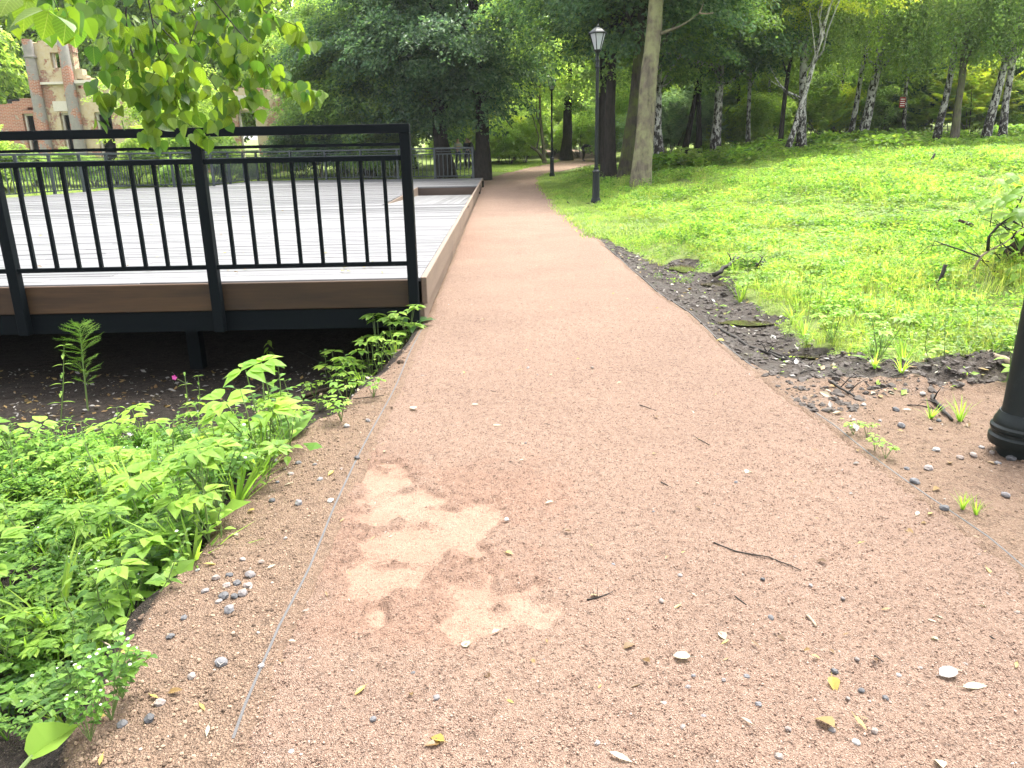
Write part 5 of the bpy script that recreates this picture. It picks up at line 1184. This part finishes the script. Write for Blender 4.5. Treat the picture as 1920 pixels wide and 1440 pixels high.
# standing weeds along the wet margin, one by one
KL2 = {'nettleA':('leafy_weed','upright leafy weed at the edge of the meadow mud','upright weeds at the meadow edge','weed_light'),'elder':('ground_elder','three-part-leaved weed at the edge of the meadow mud','three-leaved weeds at the meadow edge','weed_light'),'dock':('broadleaf_weed','broad-leaved weed at the edge of the meadow mud','broad weeds at the meadow edge','weed_light'),'grass':('grass_tuft','long grass tuft at the edge of the meadow mud','grass tufts at the meadow edge','weed_light'),'chick':('small_weed','low small-leaved weed at the edge of the meadow mud','low weeds at the meadow edge','weed_light')}
for i in range(150):
    y = 4.35+5.5*rw_.random()**1.3; mw_ = float(mudw(y)); x = float(xR(y))+mw_*.85+abs(rw_.gauss(0,.9)); 
    if float(pudmask(np.array([x]), np.array([y]))[0]) > .2: continue
    k = rw_.choices(['nettleA','elder','dock','grass','chick'], [2,2.5,1.2,3,3])[0]; nm, lab, grp, m = KL2[k]
    q = plant(k, onG(x, y)-Vector((0,0,.01)), rw_.uniform(.5,.95), label=lab, group=grp, lm=m)
for (px, py) in [(1625,820),(1640,845),(1600,815),(1660,860),(1805,955),(1830,965)]: plant('grass' if px > 1700 else 'elderS', PG(px, py), .33 if px > 1700 else .5, label='small green sprig growing out of the gravel by the path edge', group='sprigs in the gravel by the path edge')
for (px, py) in [(1745,785),(1800,790),(1690,700),(1640,690)]: plant('grass', PG(px, py), .55, label='pale grass tuft on the mud heap near the lamp post', group='grass tufts on the mud heap')
# old stump with roots, brush and big leaves at the picture edge
o = thing('uprooted_stump', 'weathered uprooted stump overgrown with twigs at the right picture edge', 'stump', onG(STUMP.x+.1, STUMP.y))
r = random.Random(8); mb = MB(); mb.tube([(-.2,-.1,.05),(.1,0,.16),(.5,.15,.26),(1.1,.3,.30)], [.13,.2,.26,.22], 14, .12); mb.build('log', M['log'], o, True)
mb = MB()
for i in range(8):
    a = r.uniform(0,6.28); q = Vector((r.uniform(-.3,.6),-.1,.2)); mb.tube([q, q+Vector((math.cos(a)*.25,-.15,.1+math.sin(a)*.15)), q+Vector((math.cos(a)*.5,-.22,math.sin(a)*.3))], [.035,.025,.01], 6, .1)
mb.build('roots', M['log'], o, True)
def edge_twig(pts, r0, Y, m=M['twig'], par=o):
    W_ = [PY(a, b, Y)-o.location for a, b in pts]; mb = MB(); mb.tube(W_, [r0*(1-.75*i/(len(W_)-1)) for i in range(len(W_))], 6); return mb.build('twig', m, par, True)
Ys = STUMP.y-.25
edge_twig([(1852,470),(1854,445),(1870,425),(1895,405),(1912,380),(1925,350)], .016, Ys); edge_twig([(1825,505),(1840,480),(1858,468),(1885,455),(1925,420)], .014, Ys, M['twig_pale']); edge_twig([(1838,482),(1800,468),(1770,458),(1752,452),(1745,470)], .009, Ys); edge_twig([(1770,458),(1740,462),(1700,500)], .005, Ys)
edge_twig([(1912,375),(1895,372),(1880,370)], .006, Ys); edge_twig([(1900,415),(1925,430)], .01, Ys)
for i in range(24):
    a0, b0 = 1920-abs(r.gauss(0,30)), r.uniform(400,520); edge_twig([(a0,b0),(a0+r.uniform(-35,15),b0+r.uniform(-30,10)),(a0+r.uniform(-70,25),b0+r.uniform(-60,15))], r.uniform(.004,.009), Ys+r.uniform(-.15,.25))
bl = MB()
for (px, py, L) in [(1870,335,.1),(1885,325,.12),(1905,345,.14),(1912,365,.15),(1890,360,.13),(1875,370,.11),(1905,390,.16),(1885,385,.12),(1915,405,.16),(1890,400,.13),(1865,392,.1),(1900,425,.12),(1880,430,.1),(1915,330,.12),(1918,440,.13),(1868,440,.1)]:
    a = r.uniform(0,6.28); leaf_geo(bl, PY(px, py, Ys+r.uniform(-.2,.3))-o.location, (math.cos(a),math.sin(a)*.7,-.2), (0,-.4,1), L*1.3, L*.75, .12, .4, 'ovate', .05, r)
for i in range(70):
    a = r.uniform(0,6.28); L = r.uniform(.06,.13); px_ = 1925-abs(r.gauss(0,32)); leaf_geo(bl, PY(px_, r.uniform(325,520)+(1925-px_)*.3, Ys+r.uniform(-.3,.4))-o.location, (math.cos(a),math.sin(a)*.7,-.3), (0,-.4,1), L*1.3, L*.75, .12, .4, 'ovate', .05, r)
bl.build('leaves', M['weed_light'], o)
q = PG(1835,435); o2 = MB(); 
def arch(name, pts, r0, r1, Y, m, label, cat='branch'):
    W_ = [PY(a, b, Y) for a, b in pts]; b = W_[0].copy(); mb = MB(); mb.tube([p-b for p in W_], [r0+(r1-r0)*i/(len(W_)-1) for i in range(len(W_))], 8, .06); x = mb.build(name, m, None, True); x.location = b; return tag(x, label, cat)
Yb = PG(1840,448).y; arch('bent_branch', [(1840,452),(1834,438),(1822,422),(1798,413)], .03, .022, Yb, M['log'], 'bent broken branch end curving out of the meadow grass')
Yb = PG(1745,548).y; arch('broken_stake', [(1742,560),(1752,535),(1765,520),(1773,496)], .02, .018, Yb, M['twig'], 'short black broken stake tilting in the meadow weeds')
Yb = PG(1740,315).y; arch('thin_stake', [(1738,318),(1745,303),(1753,288)], .05, .03, Yb, M['twig'], 'dark leaning stick far back in the bright meadow')
# dark branches in the wet margin
stick('wet_branch', [(1340,528),(1365,512),(1390,490)], .03, .014, M['twig'], 'black wet branch pointing up at the end of the puddle', lift=.06, side=4)
stick('wet_branch', [(1390,500),(1420,510),(1450,500)], .03, .02, M['twig'], 'second black wet branch lying in the grass by the puddle', lift=.05, side=4)
stick('wet_branch', [(1345,615),(1400,650),(1460,672),(1490,680)], .012, .01, M['twig'], 'long dark stick along the muddy edge of the path', side=5)
stick('wet_branch', [(1440,660),(1500,680),(1560,720),(1610,750)], .010, .006, M['twig'], 'second dark stick continuing along the muddy edge', side=5)
stick('pale_stick', [(1842,660),(1870,672),(1900,688)], .022, .018, M['twig_pale'], 'pale barkless stick lying on the mud near the lamp post')
stick('dark_stick', [(1745,745),(1765,770),(1785,790)], .013, .008, M['twig'], 'short dark stick in the mud heap', side=2)
for (a, b, c, d) in ((1330,600,1400,640),(1380,640,1470,655),(1500,700,1560,690),(1600,700,1650,745),(1700,760,1760,770),(1400,625,1480,640),(1310,590,1350,615),(1530,680,1600,730),(1640,720,1700,700)):
    stick('twig', [(a,b),((a+c)/2,(b+d)/2-3),(c,d)], .004, .002, M['twig'], 'thin dark twig in the mud beside the path', 'twig', 'twigs in the mud beside the path', side=2)
arch('twig', [(1063,378),(1072,386),(1095,383),(1116,378)], .018, .008, PG(1075,386).y, M['twig'], 'bare dark twig lying in the grass at the foot of the tall lamp', 'twig')

# ------------------------------------------------------------------ small things on the path
PB = [pebble_mesh('stone', 100+k, 2, (1,.85,.6), .16) for k in range(5)]
def stone(px, py, s, label=None, m=None):
    q = PG(px, py); o = link('stone', PB[random.randrange(5)], None); omat(o, M['pebble']); o.location = q+Vector((0,0,s*.3)); o.scale = (s,s,s); o.rotation_euler = (random.uniform(-.3,.3), random.uniform(-.3,.3), random.uniform(0,6.28))
    return tag(o, label or 'small loose stone lying on the red path', 'stone', None if label else 'loose stones on the path')
for (px, py) in [(1445,1160),(1490,1045),(1275,1080),(1580,1123),(1607,1237),(1685,1268),(1565,1260),(1422,1322),(1478,1368),(1605,1393),(1640,1372),(1560,1370),(1357,1276),(1245,1320),(1810,1247),(1725,1253),(1520,1098),(1430,1087),(1240,1128),(1615,1296),(1590,1310),(1660,1310),(1400,1270),(1300,1268),(1280,1365),(1905,1150),(1715,1085),(1460,1420),(775,1263),(818,1310),(547,1412),(1050,1085),(1380,905),(1345,890),(1290,1290),(1150,1060),(1020,1240),(950,975),(1225,960),(1110,690),(1008,703),(990,690),(985,832),(1320,1345),(1120,1395),(700,1350)]: stone(px, py, random.uniform(.006,.012))
def bstone(px, py, s):
    o = stone(px, py, s); o['label'] = 'stone on the sandy shoulder left of the path'; o['group'] = 'stones on the left shoulder'
for (px, py) in [(515,865),(560,870),(590,872),(510,940),(545,890),(535,1010),(560,945),(490,1055),(455,1050),(455,1115),(440,1120),(420,1120),(410,1130),(465,1100),(430,1145),(405,1085),(370,1070),(445,1095),(430,1080),(320,1195),(490,1250),(360,1270),(415,1245),(230,1360),(280,1350),(300,1320),(385,1110),(425,1100),(470,1080),(670,860),(640,880),(600,900),(620,940),(520,905),(690,790),(650,800),(345,1160)]: bstone(px, py, random.uniform(.008,.02))
def rstone(px, py, s):
    o = stone(px, py, s); o['label'] = 'stone on the gravel between the path and the lamp post'; o['group'] = 'stones by the lamp post'
for (px, py) in [(1745,805),(1770,955),(1715,905),(1860,850),(1870,870),(1895,862),(1800,860),(1825,855),(1755,845),(1690,800),(1730,740),(1885,930),(1700,880),(1650,790),(1620,760),(1680,770),(1740,880),(1760,790),(1840,840)]: rstone(px, py, random.uniform(.01,.024))
def fl_mesh(seed, shape, W):
    mb = MB(); r = random.Random(seed); leaf_geo(mb, (-.5,0,0), (1,0,.05), (0,0,1), 1., W, r.uniform(.05,.3), r.uniform(-.1,.25), shape, .1, r); mb.tube([(-.5,0,0),(-.78,.05,.02)], [.018,.012], 4); return mb.mesh('fallen_leaf')
FL = [fl_mesh(1,'lance',.4), fl_mesh(2,'ovate',.62), fl_mesh(3,'lance',.28), fl_mesh(4,'round',.85), fl_mesh(5,'ovate',.5)]
def fleaf(px, py, s, m, sh, label=None, group=None, rz=None, onz=None, curl=0.):
    q = PG(px, py) if onz is None else P(px, py, onz); o = link('fallen_leaf', FL[sh], None); omat(o, M[m]); o.location = q+Vector((0,0,.006+s*.06)); o.scale = (s,s,s); o.rotation_euler = (random.uniform(-.25,.25), random.uniform(-.25,.25), random.uniform(0,6.28) if rz is None else rz)
    kind = {'dry_pale':'pale','dry_brown':'brown','dry_yellow':'yellow','dry_grey':'grey'}[m]
    return tag(o, label or f'small {kind} dry leaf lying on the red path', 'leaf', group or (None if label else f'{kind} dry leaves on the path'))
fleaf(1278,1236,.046,'dry_pale',3,'whitish round leaf in the middle of the lower path',rz=2.9); fleaf(1778,1267,.052,'dry_grey',3,'grey oval leaf near the lower right of the path',rz=.2); fleaf(1828,1291,.066,'dry_pale',0,'long pale willow leaf beside the grey oval leaf',rz=0.)
fleaf(1563,1288,.05,'dry_yellow',1,'olive-yellow leaf lying below the row of grey stones'); fleaf(1545,1358,.06,'dry_brown',1,'curled brown leaf with pale rim at the bottom of the path'); fleaf(1613,1360,.045,'dry_yellow',2,'pale yellow leaf next to the curled brown leaf'); fleaf(1165,1425,.06,'dry_pale',2,'narrow whitish leaf at the bottom edge of the picture',rz=-.4)
fleaf(874,1213,.035,'dry_pale',3,'small whitish leaf at the tip of the scuffed sand'); fleaf(955,1040,.03,'dry_yellow',1,'little yellow leaf right of the scuffed sand'); fleaf(1403,888,.05,'dry_pale',1,'pale leaf standing out in the middle right of the path'); fleaf(775,768,.05,'dry_pale',3,'white leaf near the left edging strip'); fleaf(735,765,.05,'dry_brown',0,'reddish brown leaf by the left edging strip')
fleaf(930,800,.06,'dry_pale',2,'long pale leaf curl in the middle of the path'); fleaf(1350,640,.06,'dry_yellow',1,'yellow leaf at the right edge of the path by the mud'); fleaf(1760,1435,.04,'dry_pale',1,'pale leaf cut by the bottom right picture edge')
rl = random.Random(17)
for (px, py, m) in [(1600,1018,'dry_pale'),(1615,1020,'dry_yellow'),(1250,1048,'dry_brown'),(1270,1140,'dry_brown'),(1353,1195,'dry_pale'),(1360,1207,'dry_yellow'),(1465,1200,'dry_brown'),(1415,1210,'dry_brown'),(1560,1225,'dry_brown'),(1640,1240,'dry_brown'),(1530,1235,'dry_yellow'),(1540,1055,'dry_brown'),(1710,1070,'dry_brown'),(1855,1075,'dry_yellow'),(1905,1250,'dry_yellow'),(1760,1160,'dry_pale'),(1840,1140,'dry_pale'),(1620,1350,'dry_brown'),(1190,1290,'dry_brown'),(1360,1240,'dry_brown'),(1400,1355,'dry_pale'),(1845,1320,'dry_brown'),(1660,1145,'dry_brown'),(820,1390,'dry_yellow'),(770,1305,'dry_brown'),(810,1400,'dry_brown'),(675,1298,'dry_yellow'),(1050,1240,'dry_brown'),(1000,1245,'dry_brown'),(1030,945,'dry_pale'),(1160,720,'dry_pale'),(1110,725,'dry_brown'),(975,695,'dry_brown'),(1300,775,'dry_pale'),(1230,783,'dry_brown'),(978,865,'dry_pale'),(1150,815,'dry_brown'),(1310,825,'dry_brown'),(1090,770,'dry_brown'),(905,660,'dry_brown'),(1490,905,'dry_brown'),(1530,975,'dry_brown'),(1065,998,'dry_brown'),(1115,1120,'dry_brown'),(1180,1215,'dry_brown'),(1025,1205,'dry_brown'),(890,760,'dry_pale'),(825,560,'dry_brown'),(905,600,'dry_brown'),(1010,640,'dry_yellow'),(1080,560,'dry_brown'),(960,520,'dry_brown'),(1190,600,'dry_pale'),(870,700,'dry_yellow')]: fleaf(px, py, rl.uniform(.02,.042), m, rl.choice([0,1,2,2,4]))
for i in range(70):
    y = 1.7+9*rl.random()**1.6; x = float(xL(y))+.1+(float(xR(y)-xL(y))-.2)*rl.random(); a, b = [float(v) for v in proj(np.array([x]), np.array([y]), np.array([0.]))]
    if 0 < a < 1920 and b < 1440: fleaf(a, b, rl.uniform(.014,.03), rl.choice(['dry_brown','dry_brown','dry_pale','dry_yellow']), rl.choice([0,1,2,2]))
for i in range(90):
    y = 1.8+7*rl.random()**1.3; e_ = abs(rl.gauss(0,.16)); x = float(xL(y))+e_+.03 if rl.random() < .45 else float(xR(y))-e_-.03; a, b = [float(v[0]) for v in proj(np.array([x]), np.array([y]), np.array([0.]))]
    if 0 < a < 1920 and b < 1440: fleaf(a, b, rl.uniform(.012,.03), rl.choice(['dry_brown','dry_brown','dry_grey','dry_pale']), rl.choice([0,1,2,2]), 'crumbled dry leaf gathered along the edge of the path', 'leaf scraps along the path edges')
for (px, py, m) in [(540,910,'dry_pale'),(440,1005,'dry_pale'),(510,1065,'dry_pale'),(240,1225,'dry_yellow'),(415,1245,'dry_grey'),(380,1330,'dry_yellow'),(290,1310,'dry_yellow'),(185,1352,'dry_yellow'),(530,865,'dry_brown'),(620,890,'dry_yellow'),(470,960,'dry_yellow'),(395,1060,'dry_yellow'),(330,1300,'dry_brown'),(390,1375,'dry_pale'),(190,1430,'dry_yellow')]: fleaf(px, py, .04, m, rl.choice([0,2,4]), 'small dry leaf on the sandy shoulder left of the path', 'dry leaves on the left shoulder')
for (px, py, m) in [(1700,770,'dry_pale'),(1650,745,'dry_brown'),(1755,920,'dry_brown'),(1720,965,'dry_pale'),(1780,870,'dry_brown'),(1860,870,'dry_brown'),(1690,810,'dry_yellow'),(1815,800,'dry_brown'),(1705,1000,'dry_brown'),(1745,965,'dry_yellow')]: fleaf(px, py, .045, m, rl.choice([0,1,4]), 'dry leaf on the gravel near the lamp post', 'dry leaves by the lamp post')
stick('twig', [(1337,1018),(1380,1035),(1440,1045),(1502,1070)], .003, .0018, M['twig'], 'long thin curved twig lying across the right half of the path')
stick('twig', [(1100,1125),(1120,1122),(1150,1110)], .003, .002, M['twig'], 'short dark twig in the centre of the path', side=2)
stick('twig', [(1838,1185),(1865,1200),(1895,1213)], .003, .002, M['twig'], 'straight dark twig near the right picture edge')
stick('twig', [(1513,1157),(1522,1165),(1530,1177)], .005, .004, M['twig_pale'], 'stubby pale twig among brown leaf scraps')
for (a, b, c, d) in ((1300,818,1330,835),(1590,1000,1610,1015),(1380,1120,1400,1135),(1740,1150,1780,1160),(1640,1230,1665,1250),(900,730,930,735),(1020,795,1050,800),(1240,905,1260,915),(870,560,905,565),(1200,760,1230,770)):
    stick('twig', [(a,b),(c,d)], .0028, .0018, M['twig'], 'tiny dark twig on the red path', 'twig', 'tiny twigs on the path')
for i in range(60):
    px = rl.uniform(60,880); py = rl.uniform(395,515)
    q = P(px, py, DZ)
    if q.x > -1.0: continue
    fleaf(px, py, rl.uniform(.03,.055), rl.choice(['dry_yellow','dry_yellow','dry_brown','dry_pale']), rl.choice([0,1,4]), 'small fallen leaf on the grey deck planks', 'fallen leaves on the deck', onz=DZ+.004)

# ------------------------------------------------------------------ the red notice on the slender birch
q = PY(1692,192,39.75); o = thing('warning_sign', 'small red notice board with pale lines fixed to the slender birch', 'sign', q)
mb = MB(); mb.box((-.14,-.012,-.24),(.14,.012,.24)); bevel(mb.build('board', M['red_sign'], o), .006)
for i in range(4):
    mb = MB(); mb.box((-.105,-.016,.13-i*.1),(.105,-.0125,.165-i*.1)); mb.build('print_line', M['sign_print'], o)

# ------------------------------------------------------------------ linden branch hanging into the picture
lb = thing('linden_branch', 'linden branch with heart-shaped green leaves hanging down over the railing', 'branch', (-3.2,3.9,2.6))
B0 = lb.location.copy()
TW = [([(236,-90),(236,40),(245,90),(262,130),(285,175),(300,215)],3.9,.008),([(262,-90),(285,35),(295,90),(310,140),(318,180)],3.8,.007),([(285,35),(330,80),(380,130),(415,180),(400,235)],3.8,.005),([(300,-90),(370,40),(420,95),(470,100)],4.1,.006),
      ([(330,-90),(440,50),(490,105),(520,140),(560,160),(603,172)],4.0,.006),([(400,-90),(500,25),(560,50),(580,80)],4.2,.005),([(236,40),(215,60),(200,75),(180,90)],3.7,.004),([(200,75),(220,110),(225,150),(205,190),(195,235)],3.7,.004),
      ([(245,90),(260,150),(280,190),(285,240),(290,268)],3.9,.005),([(310,140),(330,190),(350,230),(380,255)],3.8,.004),([(60,-90),(110,20),(125,45)],2.6,.004),([(130,-90),(150,10),(160,28)],2.9,.004),([(180,-90),(205,15),(208,35)],3.2,.004),
      ([(500,-90),(480,20),(440,60)],4.2,.005),([(20,-90),(60,5),(75,30)],2.8,.004),([(100,-90),(70,0),(40,20)],3.0,.004),([(210,-90),(190,5),(170,30)],3.4,.004),([(340,-90),(310,10),(330,60)],3.9,.004),([(415,180),(450,190),(468,186)],3.9,.003),([(490,105),(470,150),(480,185)],4.0,.003),([(370,40),(350,100),(345,160),(360,200)],3.9,.004),([(440,50),(430,110),(440,160)],4.0,.003),([(295,90),(250,70),(225,40)],3.75,.003),([(330,80),(300,120),(280,150)],3.7,.003),([(262,130),(230,160),(215,170)],3.75,.003),([(460,-90),(410,0),(380,60)],4.1,.005)]
tw = MB(); spots = []
rl2 = random.Random(23); tops = []
for (pts, Y, r0) in TW:
    W_ = [PY(a, b, Y+rl2.uniform(-.03,.03)+(.12*i if False else 0)) for i, (a, b) in enumerate(pts)]
    if pts[0][1] < 0: tops.append(W_[0])
    Q = []
    for i in range(len(W_)-1):
        for t in (0,.5): Q.append(W_[i].lerp(W_[i+1], t)-B0)
    Q.append(W_[-1]-B0); tw.tube(Q, [r0*.62*(1-.7*i/(len(Q)-1)) for i in range(len(Q))], 6)
    Ltot = sum((Q[i+1]-Q[i]).length for i in range(len(Q)-1)); nlf = max(8, int(Ltot/.013))
    for j in range(nlf):
        f = (j+.5)/nlf*(len(Q)-1); i = int(f); spots.append((Q[i].lerp(Q[i+1], f-i), (Q[i+1]-Q[i]).normalized(), Y))
hub = Vector((-3.4,4.3,3.25))
for t_ in tops: tw.tube([t_-B0, (t_.lerp(hub,.5)+Vector((0,0,.18)))-B0, hub-B0], [.005,.008,.012], 6)
tw.tube([hub-B0, Vector((-4.3,4.4,3.5))-B0, Vector((-5.4,4.6,3.3))-B0, Vector((-6.6,4.9,2.6))-B0], [.02,.045,.07,.1], 8)
tw.build('twigs', M['twig'], lb, True)
trunk = MB(); trunk.tube([Vector((-7.2,5.1,-.9))-B0, Vector((-7.0,5.0,1.2))-B0, Vector((-6.6,4.9,2.8))-B0, Vector((-6.9,4.9,5.0))-B0], [.2,.16,.14,.1], 12, .05); trunk.build('trunk', M['bark_grey'], lb, True)
def linden_leaf(seed):
    mb = MB(); r = random.Random(seed); leaf_geo(mb, (0,0,0), (0,0,-1), (0,-1,0), 1., .95, r.uniform(.05,.22), r.uniform(-.15,.3), 'heart', .05, r); mb.tube([(0,0,0),(.02,.05,.32)], [.012,.01], 4); return mb.mesh('leaf', True)
LL = [linden_leaf(s) for s in range(5)]
rl2.shuffle(spots)
for (p, d, Y) in spots[:284]:
    s = rl2.uniform(.045,.08)*(1.1 if Y < 3 else 1.); o = link('leaf', LL[rl2.randrange(5)], None, lb); omat(o, M['linden'])
    o.location = p+Vector((rl2.uniform(-.04,.04), rl2.uniform(-.1,.1), rl2.uniform(-.05,.01)))
    o.scale = (s,s,s); o.rotation_euler = (rl2.uniform(-.9,.5), rl2.uniform(-.6,.6), rl2.gauss(0,.9))
for (px, py, Y, s, rx, rz) in [(75,40,2.2,.085,-1.2,-.9),(105,50,2.3,.08,-1.1,1.3),(20,15,2.3,.08,-.9,.2),(50,25,2.4,.08,-.2,0.),(90,45,2.4,.075,.1,.8),(125,55,2.4,.07,-.1,.3)]:
    o = link('leaf', LL[1], None, lb, PY(px, py-20, Y)-B0); omat(o, M['linden']); o.scale = (s,s,s); o.rotation_euler = (rx, .3, rz)

rest = MB()
for (p, d, Y) in spots[284:]:
    L = rl2.uniform(.042,.075); a = rl2.gauss(0,.9); b = rl2.uniform(-.8,.5)
    leaf_geo(rest, p+Vector((rl2.uniform(-.06,.06), rl2.uniform(-.12,.12), rl2.uniform(-.05,.02))), (math.sin(b)*math.sin(a)*.6+rl2.uniform(-.4,.4), math.sin(b)*.8, -math.cos(b)), (math.sin(a), -math.cos(a), .3), L, L*.95, .12, rl2.uniform(-.1,.3), 'heart', .05, rl2)
o = rest.build('leaves', M['linden_mass'], lb); tag(o, kind='stuff')

# ------------------------------------------------------------------ thin damp air
hz_m = bpy.data.materials.new('damp_air'); hz_m.use_nodes = True; hn = hz_m.node_tree; hn.nodes.clear()
hv = hn.nodes.new('ShaderNodeVolumePrincipled'); hv.inputs['Color'].default_value = (.93,.97,1,1); hv.inputs['Density'].default_value = HAZE; hv.inputs['Anisotropy'].default_value = .2
ho_ = hn.nodes.new('ShaderNodeOutputMaterial'); hn.links.new(hv.outputs[0], ho_.inputs['Volume'])
hb = MB().box((-170,-12,-2.),(170,270,22)).build('haze', hz_m); tag(hb, 'thin damp air softening the far trees', kind='stuff')
